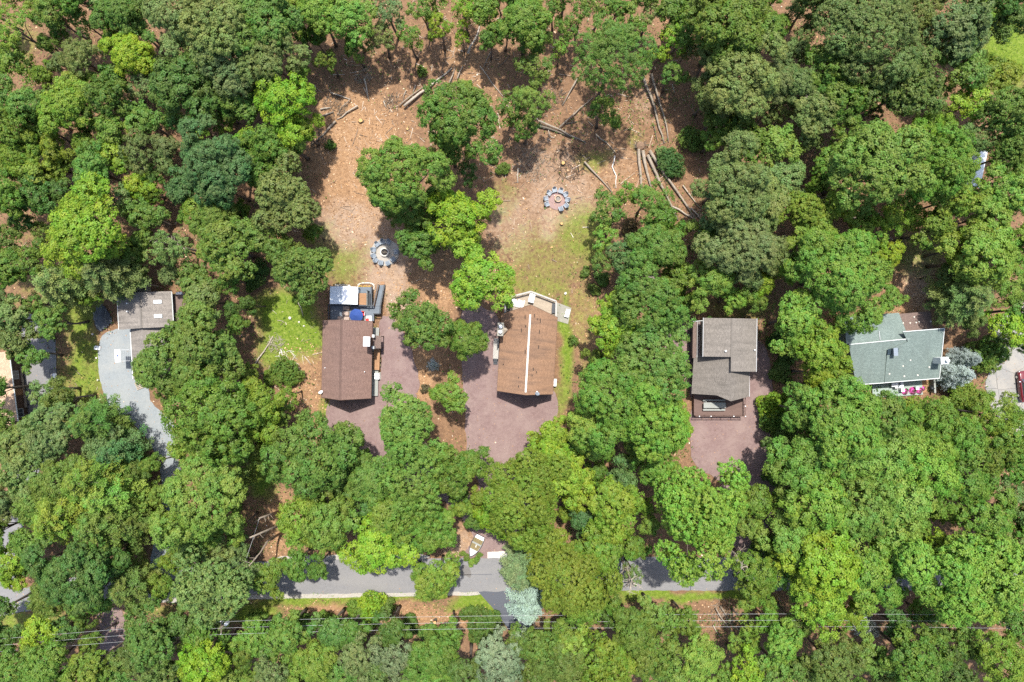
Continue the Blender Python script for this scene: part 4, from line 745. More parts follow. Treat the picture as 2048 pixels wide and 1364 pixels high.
# hot tub with wooden cover, loungers, umbrella set, pots
def place(name, px, py, z, rz, label, cat, group=None): p = G(px, py, z); return empty(name, (p.x, p.y, z), rz, label, cat, group)
ht = place('hot_tub', 726, 599, DZ, 0, 'wood-covered hot tub beside the white-roofed shelter', 'hot tub')
MB().box((0, 0, .4), (1.35, 1.75, .78)).build('tub', M['rail_dark'], ht, bevel=.06)
for k in range(9): MB().box((-.6 + k * .15, 0, .83), (.14, 1.72, .05)).build('cover_board', M['wood_warm'], ht)
MB().box((.95, 0, .3), (.3, 1.7, .6)).build('step', M['rail_dark'], ht)
pn = place('privacy_screen', 738.6, 598, DZ, 0, 'narrow grey screen wall right of the hot tub', 'screen'); MB().box((0, 0, .8), (.07, 2.2, 1.6)).build('panel', M['wood_grey'], pn)
for s in (-1, 1): MB().box((0, s * 1.1, .83), (.1, .1, 1.66)).build('post', M['rail_dark'], pn)
def ottoman(px, py, label):
    o = place('lounge_seat', px, py, DZ, math.radians(-2), label, 'seat', 'tan lounge seats on the deck'); MB().box((0, 0, .16), (.95, .6, .28)).build('base', M['wood_warm'], o); MB().box((0, 0, .36), (.92, .57, .14)).build('cushion', M['tan_fabric'], o, bevel=.04)
ottoman(693.5, 616.5, 'tan lounge seat nearest the white-roofed shelter'); ottoman(692, 627.5, 'tan lounge seat in the middle of the deck row'); ottoman(683, 637, 'tan lounge seat by the roof edge, left one'); ottoman(693.5, 637.5, 'tan lounge seat by the roof edge, right one')
um = place('umbrella', 712, 631, 2.9, .2, 'navy blue patio umbrella open over the deck', 'umbrella'); um.location.z = DZ; MB().tube([(0, 0, 0), (0, 0, 2.35)], .025, 8).build('pole', M['white_metal'], um); MB().lathe((0, 0, 0), [(.3, 0), (.3, .08), (.06, .12)], 14).build('base', M['black_metal'], um)
for k in range(8):
    a, b = 2 * PI * k / 8, 2 * PI * (k + 1) / 8; r = 1.0
    MB().slab([(0, 0, 2.4), (r * math.cos(a), r * math.sin(a), 1.9), (r * math.cos((a + b) / 2) * .93, r * math.sin((a + b) / 2) * .93, 1.93), (r * math.cos(b), r * math.sin(b), 1.9)], .012).build('canopy_panel', M['navy'], um)
    MB().bar((0, 0, 2.36), (r * math.cos(a), r * math.sin(a), 1.87), .015, .015).build('rib', M['white_metal'], um)
def red_chair(px, py, rz, label):
    o = place('deck_chair', px, py, DZ, rz, label, 'chair', 'red chairs on the blue-grey deck'); MB().box((0, 0, .42), (.5, .5, .07)).build('seat', M['red_fabric'], o); MB().box((0, -.27, .72), (.5, .06, .58), rx=math.radians(14)).build('backrest', M['red_fabric'], o)
    for x in (-.22, .22):
        for y in (-.22, .22): MB().box((x, y, .2), (.035, .035, .4)).build('leg', M['white_metal'], o)
        MB().box((x * 1.2, -.02, .62), (.045, .5, .03)).build('armrest', M['white_metal'], o)
red_chair(719, 627, 3.4, 'red deck chair half under the navy umbrella'); red_chair(727.5, 628, 3.1, 'red deck chair standing free right of the navy umbrella'); red_chair(736.5, 640, .2, 'red deck chair at the roof edge on the white rug')
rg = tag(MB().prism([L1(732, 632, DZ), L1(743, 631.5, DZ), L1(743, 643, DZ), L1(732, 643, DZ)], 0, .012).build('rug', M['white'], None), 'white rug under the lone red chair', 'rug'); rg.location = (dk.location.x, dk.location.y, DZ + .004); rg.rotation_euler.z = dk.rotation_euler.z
tb = place('patio_table', 727.5, 639, DZ, 0, 'pale grey patio table beside the navy umbrella', 'table'); MB().box((0, 0, .72), (.8, .8, .04)).build('table_top', M['wood_grey'], tb)
for x in (-.33, .33):
    for y in (-.33, .33): MB().box((x, y, .35), (.04, .04, .7)).build('leg', M['black_metal'], tb)
for i, px in enumerate((721.8, 731.2, 740)):
    o = place('flower_pot', px, 575 + i * .6, DZ * .3, 0, f"ochre round flower pot, {['left', 'middle', 'right'][i]} of three by the white stones", 'pot', 'ochre pots behind the deck')
    MB().lathe((0, 0, 0), [(.2, 0), (.3, .25), (.33, .5), (.27, .5), (.24, .42)], 14).build('pot', M['gold_pot'], o, True); MB().lathe((0, 0, .36), [(.24, 0), (.2, .04)], 12).build('soil', M['soil'], o)
    MB().lathe((0, 0, .4), [(.03, 0), (.13, .06), (.05, .14)], 7).build('plant', M['char'], o)
bd = place('stone_border', 732, 572, 0, 0, 'curved border of white stones behind the deck', 'border')
arc = [(716, 574), (717, 570), (720, 567.5), (724, 566.5), (728, 566), (732, 566), (736, 565.8), (740, 566.2), (744, 567.3), (747, 569.5), (748.6, 572.5), (748.4, 576), (748, 578.5)]
def stone_bm(s, seed):
    g = random.Random(seed); bm = bmesh.new(); bmesh.ops.create_icosphere(bm, subdivisions=1, radius=s)
    for v in bm.verts: v.co *= g.uniform(.78, 1.15); v.co.z *= .7
    me = bpy.data.meshes.new('stone'); bm.to_mesh(me); bm.free(); return me
SM = [stone_bm(.2, i) for i in range(4)]
for me in SM: me.materials.append(M['stone'])
for i, (px, py) in enumerate(arc):
    for dx in (0, .5):
        q = arc[min(i + 1, len(arc) - 1)]; p = G(px + (q[0] - px) * dx, py + (q[1] - py) * dx) - bd.location
        o = bpy.data.objects.new('stone', SM[R.randrange(4)]); COL.objects.link(o); o.parent = bd; o.location = (p.x, p.y, .06); o.rotation_euler = (R.uniform(0, 3), R.uniform(0, 3), R.uniform(0, 3)); o.scale = [R.uniform(.6, .95)] * 3
bd2 = place('stone_border', 685, 571, 0, 0, 'short row of pale rocks behind the white-roofed shelter', 'border')
for i in range(11):
    p = G(673 + i * 2.6 + R.uniform(-1, 1), 570.5 + R.uniform(-1.5, 1.2)) - bd2.location; o = bpy.data.objects.new('stone', SM[i % 4]); COL.objects.link(o); o.parent = bd2; o.location = (p.x, p.y, .08); o.scale = [R.uniform(.6, 1.2)] * 3; o.rotation_euler.z = i
mt = place('door_mat', 765, 566, .01, 0, 'small brown mat at the foot of the deck ramp', 'mat'); MB().box((0, 0, .02), (.6, .42, .03)).build('mat', M['wood_warm'], mt)
wb = place('bench', 754.5, 719, .45, math.radians(-2), 'long warm-wood bench along the porch of the left brown house', 'bench')
for k in range(4): MB().box((-.34 + k * .225, 0, .46), (.215, 3.0, .05)).build('slat', M['wood_warm'], wb)
for y in (-1.2, 0, 1.2): MB().box((0, y, .21), (.7, .1, .42)).build('leg', M['rail_dark'], wb)
for i in range(4):
    o = place('planter_box', 760.6, 703 + i * 9, 0, 0, f"small dark planter beside the wooden bench, {['first', 'second', 'third', 'fourth'][i]} from the chimney end", 'planter', 'dark planters by the bench')
    MB().box((0, 0, .2), (.3, .45, .4)).build('box', M['black_metal'], o); MB().box((0, 0, .41), (.26, .4, .02)).build('soil', M['soil'], o)
def ac_unit(px, py, rz, label, sx=.7, sy=.9):
    o = place('air_conditioner', px, py, 0, rz, label, 'air conditioner'); MB().box((0, 0, .42), (sx, sy, .78)).build('cabinet', M['white'], o, bevel=.03)
    MB().lathe((0, 0, .815), [(min(sx, sy) * .4, 0), (min(sx, sy) * .4, .02), (.05, .03)], 16).build('fan_grille', M['trim_grey'], o); MB().box((0, 0, .015), (sx + .2, sy + .2, .05)).build('pad', M['concrete'], o)
ac_unit(755.8, 752, 0, 'white box-shaped air conditioner at the porch end of the left brown house')
# ---- house with white ridge vent
h2 = empty('house', (2.16, -1.86, 0), math.radians(-3.4), 'rusty-brown house with a long white ridge vent and pointed rear gable', 'house')
hw, hl, ez, rz = 3.97, 5.45, 3.2, 7.0; PRW = 1.35
wall_prism(h2, [(-hw + .4, 0), (hw - .4, 0), (hw - .4, ez + .3), (0, rz - .25), (-hw + .4, ez + .3)], -hl + .5, hl - .25, M['siding_brown'])
for s in (-1, 1): roof_plane(h2, 'roof', [(0, -hl - .05, rz), (0, hl + PRW, rz), (s * hw, hl, ez), (s * hw, -hl, ez)], M['sh_brown2'])
MB().add([(-.125, -hl + .3, rz - .1), (-.125, -hl + .3, rz + .06), (.125, -hl + .3, rz + .06), (.125, -hl + .3, rz - .1), (-.125, hl + .05, rz - .1), (-.125, hl + .05, rz + .06), (.125, hl + .05, rz + .06), (.125, hl + .05, rz - .1)], [(3, 2, 1, 0), (4, 5, 6, 7), (0, 1, 5, 4), (1, 2, 6, 5), (2, 3, 7, 6)]).build('ridge_vent', M['stone'], h2)
for s in (-1, 1):
    MB().bar((s * hw, -hl - .03, ez - .14), (0, -hl - .08, rz - .14), .045, .2).build('rake_board', M['siding_brown'], h2); MB().bar((s * hw, hl + .03, ez - .14), (0, hl + PRW + .03, rz - .14), .045, .2).build('rake_board', M['siding_brown'], h2)
    MB().box((s * (hw + .02), 0, ez - .12), (.04, 2 * hl, .18)).build('fascia', M['siding_brown'], h2)
g = random.Random(5)
for i in range(15):                                             # lifted and missing shingle tabs near the ridge
    s = R.choice((-1, 1)) if i < 9 else 1; x = s * g.uniform(.35, 1.5); y = g.uniform(-4.6, 6.0); z = rz - (rz - ez) * abs(x) / hw
    MB().box((x, y, z + .012), (.13, g.uniform(.25, .6), .012), ry=math.atan2((rz - ez) * s, hw)).build('shingle_tab', M['char'], h2)
c = to_local(h2, G(1107.5, 688, 4.0)); MB().box((c.x - .1, c.y, ez + (hw - c.x) * (rz - ez) / hw + .03), (.38, .95, .02), ry=math.atan2(rz - ez, hw)).build('roof_patch', M['trim_grey'], h2)
for y in (-3.5, -.2, 3.2): window(h2, (hw - .4, y, 1.6), 1.2, 1.1, 'x+', M['trim_white']); window(h2, (-hw + .4, y, 1.6), 1.1, 1.1, 'x-', M['trim_white'])
for x in (-1.6, 1.6): window(h2, (x, -hl + .5, 1.6), 1.2, 1.2, 'y-', M['trim_white']); window(h2, (x, hl - .25, 2.3), 1.8, 1.7, 'y+', M['trim_white'])
window(h2, (0, -hl + .5, 4.6), 1.5, 1.2, 'y-', M['trim_white']); door(h2, (0, hl - .25, 2.05), 'y+', M['white'], M['trim_white'])
c = to_local(h2, G(1001, 658.5, 6.0)); ch = MB().box((c.x, c.y, 3.0), (.72, 1.7, 6.1)).build('chimney', M['stone_grey'], h2); MB().box((c.x, c.y, 6.1), (.86, 1.84, .12)).build('chimney_crown', M['concrete'], ch)
for q in (-.35, .35): pipe(ch, (c.x, c.y + q, 6.1), .45, .17, M['white'], 'flue')
MB().add([(c.x + .36, c.y - .75, 4.15), (c.x + .36, c.y + .75, 4.15), (c.x + 1.0, c.y, 4.68), (c.x + .36, c.y, 4.75)], [(0, 2, 3), (2, 1, 3), (0, 3, 1)]).build('cricket', M['deck_grey'], ch)
c = to_local(h2, G(1074, 783, 5.6)); pipe(h2, (c.x, c.y, 5.4), .6, .07, M['white'], 'vent_pipe'); dish(h2, (c.x + .05, c.y - .35, 5.3), math.radians(170), M['slate_plastic'])
pipe(h2, (-3.3, -1.6, ez + .6), .2, .05, M['char'])
ac_unit(1109.5, 765, math.radians(-3), 'slim white air conditioner beside the house with white ridge vent', .38, 1.0)
sb = place('side_steps', 992.5, 696, 0, math.radians(-3), 'pale wooden side ramp with rails along the house with white ridge vent', 'steps')
for k in range(16): MB().box((0, -1.45 + k * .185, .62), (.66, .175, .045)).build('board', M['rail_pale'], sb)
for x in (-.33, .33):
    MB().box((x, -.05, 1.3), (.09, 3.0, .05)).build('cap_rail', M['rail_pale'], sb)
    for y in (-1.45, 0, 1.35): MB().box((x, y, .64), (.08, .08, 1.28)).build('post', M['rail_pale'], sb)
for k in range(3): MB().box((0, -1.7 - k * .28, .45 - k * .17), (.62, .29, .05)).build('tread', M['rail_dark'], sb)
MB().box((0, -.05, .3), (.6, 2.85, .56)).build('skirt', M['rail_dark'], sb)
d2 = empty('deck', G(1061, 610), math.radians(-3.4), 'weathered tan deck with pale railing under the pointed gable', 'deck'); D2 = 1.0
def L3(px, py, z=D2): v = to_local(d2, G(px, py, z)); return (v.x, v.y)
op = [L3(1010.5, 634), L3(1010.5, 597), L3(1061.5, 584), L3(1111.5, 603), L3(1111, 634)]
boards(d2, 'deck_board', op, D2, .05, .15, M['deck_grey'], math.radians(-18)); MB().prism([(p[0] * .97, p[1] * .95) for p in op], .05, D2 - .06).build('skirt', M['wood_grey'], d2)
railing(d2, [op[0], op[1], op[2], op[3], op[4]], D2, M['rail_pale'], h=.95, top=.22)
def picnic(px, py, z, rz, label, L=1.7, mat='rail_pale', hole=True):
    o = place('picnic_table', px, py, z, rz, label, 'picnic table'); m = M[mat]
    for k in range(5): MB().box((-.32 + k * .16, 0, .74), (.15, L, .04)).build('table_board', m, o)
    for s in (-1, 1):
        for k in range(2): MB().box((s * (.62 + k * .13), 0, .44), (.12, L, .04)).build('bench_board', m, o)
        MB().box((0, s * L * .36, .40), (1.5, .08, .07)).build('cross_beam', m, o)
        for q in (-1, 1): MB().bar((q * .68, s * L * .36 + .03, 0), (q * .24, s * L * .36 + .03, .72), .08, .05).build('leg', m, o)
    return o
t2 = place('table', 1063.5, 595.5, D2, math.radians(-14), 'white rectangular table against the deck rail under the pointed gable', 'table')
for k in range(4): MB().box((-.3 + k * .2, 0, .74), (.195, 1.45, .04)).build('board', M['white'], t2)
for x in (-.33, .33):
    for y in (-.62, .62): MB().box((x, y, .36), (.07, .07, .72)).build('leg', M['rail_dark'], t2)
MB().box((0, .05, .775), (.12, .36, .03)).build('slot', M['char'], t2)
gr = place('grill', 1016.5, 613, D2, math.radians(-3), 'dark covered grill at the left end of the weathered deck', 'grill'); MB().box((0, 0, .45), (.6, 1.4, .9)).build('cart', M['black_metal'], gr, bevel=.03); MB().tube([(0, -.5, .92), (0, .5, .92)], .26, 12).build('lid', M['black_metal'], gr, True); MB().box((-.34, 0, .8), (.06, 1.0, .04)).build('handle', M['chrome'], gr)
bn = place('bench', 1107, 617, D2, math.radians(-3), 'dark slatted bench at the right end of the weathered deck', 'bench')
for k in range(4): MB().box((-.2 + k * .13, 0, .44), (.115, 1.4, .035)).build('slat', M['rail_dark'], bn)
for y in (-.6, .6): MB().box((0, y, .2), (.45, .06, .4)).build('leg', M['black_metal'], bn)
for k in range(3): MB().box((.3, 0, .6 + k * .14), (.03, 1.4, .11)).build('back_slat', M['rail_dark'], bn)
lo = place('sunlit_patch_panels', 1036, 607, D2, math.radians(-10), 'jumble of white slatted panels standing in for zigzag sunlight on the weathered deck', 'sunlit patch')  # white panels added in place of sunlit deck boards with a zigzag shadow
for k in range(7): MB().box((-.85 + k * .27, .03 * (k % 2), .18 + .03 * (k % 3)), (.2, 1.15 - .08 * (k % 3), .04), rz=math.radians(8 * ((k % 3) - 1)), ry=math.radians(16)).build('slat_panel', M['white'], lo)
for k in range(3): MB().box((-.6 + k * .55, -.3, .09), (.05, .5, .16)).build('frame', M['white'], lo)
sn = place('stool', 1022, 603, D2, .4, 'small grey side table beside the dark grill', 'table'); MB().box((0, 0, .45), (.4, .4, .04)).build('top', M['slate_plastic'], sn)
for x in (-.15, .15):
    for y in (-.15, .15): MB().box((x, y, .21), (.04, .04, .43)).build('leg', M['slate_plastic'], sn)
bt = place('bench', 1133.7, 626.5, .03, math.radians(-16), 'white painted bench standing on the concrete patio slab', 'bench')
for k in range(3): MB().box((-.17 + k * .17, 0, .45), (.155, 1.15, .04)).build('slat', M['white'], bt)
for y in (-.45, .45): MB().box((0, y, .21), (.42, .07, .42)).build('leg', M['wood_grey'], bt)
MB().box((.3, 0, .62), (.05, 1.15, .3)).build('backrest', M['white'], bt)
# ---- grey house with picnic deck
h3 = empty('house', G(1455, 715), 0, 'taupe-roofed two-level house with a brown picnic deck below it', 'house')
def H3(px, py, z): return to_local(h3, G(px, py, z))
roof_plane(h3, 'upper_roof', [H3(1464, 636.6, 6.6), H3(1407.3, 635.7, 5.6), H3(1406.2, 713, 5.6), H3(1463, 714, 6.6)], M['sh_grey'])
roof_plane(h3, 'upper_roof', [H3(1464, 636.6, 6.6), H3(1463, 743, 6.6), H3(1512.2, 743.3, 5.6), H3(1513.6, 637.5, 5.6)], M['sh_grey'])
roof_plane(h3, 'lower_roof', [H3(1462.5, 706, 6.05), H3(1387.5, 711, 2.9), H3(1383, 787.5, 2.9), H3(1433, 790.6, 4.95), H3(1462, 802.5, 6.05)], M['sh_grey'])
roof_plane(h3, 'lower_roof', [H3(1462.5, 720, 6.05), H3(1462, 802.5, 6.05), H3(1498.4, 793, 3.7), H3(1500, 720, 3.7)], M['sh_grey'])
def wallbox(root, H, x0, y0, x1, y1, z0, z1, mat, zr): a, b = H(x0, y0, zr), H(x1, y1, zr); return MB().box(((a.x + b.x) / 2, (a.y + b.y) / 2, (z0 + z1) / 2), (abs(b.x - a.x), abs(b.y - a.y), z1 - z0)).build('wall', mat, root)
wallbox(h3, H3, 1411, 641, 1508, 709, 0, 5.5, M['siding_grey'], 5.6); wallbox(h3, H3, 1466, 709.5, 1508, 738, 0, 5.45, M['siding_grey'], 5.6); wallbox(h3, H3, 1396, 735, 1492, 784, 0, 3.2, M['siding_grey'], 3.2)
a, b = H3(1411, 700, 5), H3(1490, 790, 4.5); wall_prism(h3, [(H3(1392, 0, 2.9).x + .3, 2.6), (H3(1496, 0, 3.7).x - .3, 3.2), (H3(1462.5, 0, 6).x, 5.8)], H3(0, 784, 4).y, H3(0, 725, 4).y, M['siding_grey'], 'gable_wall')
for pts in (((1407, 635.5, 5.6), (1406, 713.2, 5.6)), ((1513.9, 637, 5.6), (1512.4, 743.6, 5.6)), ((1498.7, 743, 3.7), (1498.7, 793.2, 3.7))):
    p, q = H3(*pts[0]), H3(*pts[1]); MB().bar(p - Vector((0, 0, .06)), q - Vector((0, 0, .06)), .12, .12).build('gutter', M['trim_grey'], h3)
MB().bar(H3(1464, 636.6, 6.64), H3(1463, 743, 6.64), .22, .05).build('ridge_cap', M['cap_grey'], h3)
c = H3(1450, 702, 6.3); pipe(h3, (c.x, c.y, 6.25), .35, .1, M['white']); c = H3(1508.6, 700, 5.8); pipe(h3, (c.x, c.y, 5.7), .25, .07, M['white'])
lr = roof_plane(h3, 'side_roof', [H3(1386, 644, 3.0), H3(1385, 716, 3.0), H3(1408, 716, 3.3), H3(1408, 642, 3.3)], M['sh_dark'])
for px in (1394.5, 1398): MB().bar(H3(px, 643, 3.25), H3(px - .5, 715, 3.25), .05, .06).build('conduit', M['trim_grey'], lr)
MB().bar(H3(1386, 643, 3.1), H3(1407, 641, 3.4), .08, .08).build('edge_trim', M['trim_white'], lr)
wallbox(h3, H3, 1390, 648, 1410, 712, 0, 2.9, M['rail_dark'], 3)
for px in (1420, 1470): w = H3(px, 784, 1.7); window(h3, (w.x, w.y, 1.9), 1.2, 1.2, 'y-', M['trim_white'])
w = H3(1446, 784, 1.5); door(h3, (w.x, w.y, 2.2), 'y-', M['wood_warm'], M['trim_white'])
for py in (660, 690, 722): w = H3(1508, py, 3); window(h3, (H3(1508, py, 5.6).x, w.y, 3.6), 1.1, 1.1, 'x+', M['trim_white'])
d3 = empty('deck', G(1438, 805), 0, 'brown stained deck with thin rails below the taupe-roofed house', 'deck'); D3 = 1.15
def L4(px, py, z=D3): v = to_local(d3, G(px, py, z)); return (v.x, v.y)
p4 = [L4(1388, 831), L4(1486, 831), L4(1486, 785), L4(1388, 785)]; boards(d3, 'deck_board', p4, D3, .05, .15, M['deck_brown']); MB().prism([(p[0] * .98, p[1] * .96) for p in p4], .02, D3 - .06).build('skirt', M['deck_brown'], d3)
railing(d3, [p4[0], p4[1], p4[2]], D3, M['deck_brown'], h=1.0, top=.09, bal=.2)
for px, py in ((1418, 831), (1463, 831), (1486, 831), (1486, 811), (1395, 831)): v = L4(px, py); MB().box((v[0], v[1], D3 + 1.04), (.13, .13, .05)).build('post_cap', M['white'], d3)
picnic(1426.5, 809.5, D3, PI / 2, 'long grey-green picnic table on the brown deck', 3.2, 'wood_grey')
# ---- green-roofed house
h4 = empty('house', G(1800, 715), math.radians(4), 'sage-green shingled house with white chimney and pink flowers in front', 'house')
def H4(px, py, z): return to_local(h4, G(px, py, z))
X = (1, 0, 0)
roof_plane(h4, 'roof', [H4(1698, 689.4, 4.9), H4(1712, 769, 3.0), H4(1790, 763.4, 3.0), H4(1818, 677.7, 4.9)], M['sh_green'], ridge=X)
roof_plane(h4, 'roof', [H4(1805.9, 663.9, 5.35), H4(1816, 683, 4.98), H4(1775, 700, 4.66), H4(1769, 764.8, 3.1), H4(1877.8, 755.8, 3.1), H4(1887.8, 657.3, 5.35)], M['sh_green'], ridge=X)
roof_plane(h4, 'back_roof', [H4(1692, 689, 4.55), H4(1818, 677, 4.55), H4(1797.7, 625.4, 3.6), H4(1690, 634, 3.6)], M['sh_green'], ridge=X)
roof_plane(h4, 'porch_roof', [H4(1795, 628, 2.8), H4(1804, 670, 2.95), H4(1866, 664, 2.95), H4(1861.6, 622.3, 2.8)], M['sh_dark'], ridge=X)
for a, b in (((1698, 689, 4.93), (1818, 677.4, 4.93)), ((1805.5, 663.4, 5.38), (1888.3, 656.8, 5.38)), ((1711, 769.6, 2.97), (1770, 765.6, 2.97)), ((1769, 765.4, 3.05), (1878, 756.4, 3.05)), ((1888.3, 657, 5.3), (1878.3, 756, 3.05))):
    MB().bar(H4(*a), H4(*b), .1, .17).build('trim_board', M['trim_white'], h4)
MB().bar(H4(1758, 662, 4.25), H4(1760, 680, 4.6), .07, .06).build('valley_flashing', M['trim_grey'], h4)
def wb4(x0, y0, x1, y1, z1, zr): return wallbox(h4, H4, x0, y0, x1, y1, 0, z1, M['siding_green'], zr)
wb4(1716, 692, 1872, 755, 2.9, 3.0); wb4(1818, 668, 1876, 690, 3.9, 4.6); wb4(1716, 694, 1812, 704, 3.9, 4.5); wb4(1700, 640, 1794, 690, 3.4, 3.6); wb4(1800, 632, 1858, 668, 2.7, 2.9)
c = H4(1887, 721, 5.6); ch = MB().box((c.x, c.y, 2.9), (.95, .85, 5.8)).build('chimney', M['white'], h4); MB().box((c.x, c.y, 5.83), (1.08, .98, .1)).build('chimney_crown', M['trim_white'], ch); pipe(ch, (c.x + .2, c.y, 5.85), .4, .17, M['white'], 'flue')
c = H4(1785.5, 703.5, 4.6); bx_ = MB().box((c.x, c.y, 4.85), (.5, 1.0, .95)).build('roof_chase', M['slate_plastic'], h4); MB().box((c.x, c.y, 5.35), (.6, 1.1, .06)).build('cap', M['slate_plastic'], bx_)
MB().slab([H4(1775, 709, 4.62) + Vector((0, 0, .03)), H4(1796, 708, 4.62) + Vector((0, 0, .03)), H4(1797, 697, 4.85) + Vector((0, 0, .03)), H4(1776, 698, 4.85) + Vector((0, 0, .03))], .03).build('skylight', M['glass'], h4)
for px in (1760, 1800, 1850): w = H4(px, 755, 1.6); window(h4, (w.x, H4(1794, 755, 3.0).y, 1.6), 1.3, 1.2, 'y-', M['trim_white'])
for px, py in ((1807.5, 731.8), (1861.5, 734.5), (1783, 748), (1841, 751), (1820.5, 720), (1814, 753)):
    c = H4(px, py, 4.0); z = 3.1 + (5.35 - 3.1) * (c.y - H4(1823, 760, 3).y) / (H4(1847, 660, 5.35).y - H4(1823, 760, 3).y); MB().lathe((c.x, c.y, z + .02), [(.1, 0), (.13, .03), (.05, .06)], 6).build('fallen_leaf', M['stone'], h4)
for px, py in ((1828, 634), (1820, 646), (1832, 645), (1838, 643.5), (1806, 646), (1861, 643)):
    c = H4(px, py, 2.9); MB().lathe((c.x, c.y, 2.93), [(.09, 0), (.12, .03), (.04, .05)], 6).build('fallen_leaf', M['stone'], h4)
pt = empty('patio_deck', G(1800, 776), math.radians(4), 'grey-green boarded terrace in front of the green-roofed house', 'deck')
def L5(px, py, z=.3): v = to_local(pt, G(px, py, z)); return (v.x, v.y)
boards(pt, 'deck_board', [L5(1745, 796), L5(1846, 789), L5(1843, 752), L5(1745, 760)], .3, .05, .15, M['siding_green']); boards(pt, 'step_board', [L5(1843.5, 786), L5(1856, 785), L5(1856, 752), L5(1843.5, 753)], .22, .05, .2, M['wood_warm'], PI / 2)
MB().prism([L5(1862, 785), L5(1865.5, 785), L5(1864, 750), L5(1860.5, 750)], 0, 1.1).build('side_wall', M['wood_grey'], pt)
def ptable(px, py, sx, sy, label, mat):
    o = place('patio_table', px, py, .3, .07, label, 'table'); MB().box((0, 0, .72), (sx, sy, .05)).build('table_top', M[mat], o)
    for x in (-1, 1):
        for y in (-1, 1): MB().box((x * (sx / 2 - .06), y * (sy / 2 - .06), .34), (.05, .05, .7)).build('leg', M['white'], o)
ptable(1793, 770, 1.25, .8, 'larger white patio table on the terrace of the green-roofed house', 'white'); ptable(1800, 779.5, .45, .5, 'small white side table on the grey-green terrace', 'white'); ptable(1829, 776, .45, .42, 'small pinkish-white table beside the pink flowers', 'white'); ptable(1781, 769.5, .5, .5, 'white square stool-table left of the larger patio table', 'white')
pg = place('folded_umbrella', 1799, 768.5, 1.05, 1.2, 'folded teal umbrella lying across the larger white patio table', 'umbrella'); MB().tube([(-.55, 0, .02), (0, 0, .06), (.55, 0, .02)], [.05, .16, .03], 8).build('canopy', M['slate_plastic'], pg, True); MB().tube([(-.9, 0, .02), (.6, 0, .02)], .018, 6).build('pole', M['white'], pg)
gl = place('barbecue', 1857, 776, 0, 0, 'dark barbecue at the right end of the grey-green terrace', 'barbecue'); MB().box((0, 0, .45), (.6, .5, .8)).build('cart', M['black_metal'], gl); MB().tube([(-.28, 0, .88), (.28, 0, .88)], .24, 10).build('lid', M['black_metal'], gl, True)
for i, (px, py, r) in enumerate(((1771, 789, .35), (1807, 783, .5), (1823, 781, .6), (1836, 781.5, .5), (1844, 777, .35))):
    o = place('flowering_shrub', px, py, 0, 0, f"pink flowering shrub in front of the green-roofed house, {['first', 'second', 'third', 'fourth', 'fifth'][i]} from the left", 'shrub', 'pink azaleas'); me, tm, Rp, H, zc = proto('H', .8, 0)
    cr = bpy.data.objects.new('crown', me); COL.objects.link(cr); cr.parent = o; cr.scale = [r / Rp * 1.1] * 3; cr.color = (.06, .1, .03, 1); st = bpy.data.objects.new('stem', tm); COL.objects.link(st); st.parent = o; st.scale = [r / Rp] * 3
    g = np.random.default_rng(i); n = 420; d = rdir(g, n); d[:, 2] = abs(d[:, 2]); V, F = leaves(g, d * r * np.array([1, 1, .75]) * g.uniform(.85, 1.15, (n, 1)) + np.array([0, 0, r * .3]), d, .11, .9)
    fm = fast_mesh('blossom', V, F); fm.materials.append(M['pink']); bo = bpy.data.objects.new('blossom', fm); COL.objects.link(bo); bo.parent = o
# ---- grey-roofed house at left
h5 = empty('house', (-51.6, 4.3, 0), math.radians(3.2), 'low grey-roofed house at left with two skylights and a narrow wing', 'house')
hw, hl, ez, rz = 3.82, 2.5, 4.0, 5.0
wall_prism(h5, [(-hw + .3, 0), (hw - .3, 0), (hw - .3, ez), (0, rz - .2), (-hw + .3, ez)], -hl + .3, hl - .3, M['siding_grey'])
for s in (-1, 1): roof_plane(h5, 'roof', [(-.1, -hl, rz), (-.1, hl, rz), (s * hw, hl, ez), (s * hw, -hl, ez)], M['sh_grey2'])
MB().bar((-.1, -hl, rz + .03), (-.1, hl, rz + .03), .25, .05).build('ridge_cap', M['cap_grey'], h5)
for s in (-1, 1): MB().box((s * (hw + .04), 0, ez - .08), (.1, 2 * hl, .1)).build('gutter', M['trim_white'], h5)
wx, wy0, wy1, wz, we = -.3, -hl - 7.1, -hl + .3, 4.4, 3.2
wall_prism(h5, [(wx - 2.1, 0), (wx + 2.1, 0), (wx + 2.1, we), (wx, wz - .2), (wx - 2.1, we)], wy0 + .3, wy1, M['siding_grey'])
for s in (-1, 1): roof_plane(h5, 'wing_roof', [(wx, wy0, wz), (wx, wy1, wz), (wx + s * 2.35, wy1, we), (wx + s * 2.35, wy0, we)], M['sh_grey2'])
MB().box((wx - 2.42, (wy0 + wy1) / 2 - .15, we - .08), (.1, wy1 - wy0 - .4, .1)).build('gutter', M['trim_white'], h5)
for px, py in ((315, 603.5), (316, 632)):
    c = to_local(h5, G(px, py, 4.6)); z = ez + (rz - ez) * (hw - abs(c.x)) / hw; sk = MB().box((c.x, c.y, z + .08), (1.05, .52, .14), ry=math.atan2(rz - ez, hw)).build('skylight', M['trim_grey'], h5, bevel=.02); MB().box((c.x, c.y, z + .16), (.95, .43, .05), ry=math.atan2(rz - ez, hw)).build('dome', M['skylight'], sk, bevel=.02)
for px, py in ((255.5, 607), (256, 623)):
    c = to_local(h5, G(px, py, 4.6)); pipe(h5, (c.x, c.y, ez + (rz - ez) * (hw - abs(c.x)) / hw), .35, .07, M['white'])
for y in (-5.5, -8): window(h5, (wx - 2.1, y, 1.7), 1.0, 1.0, 'x-', M['trim_white'])
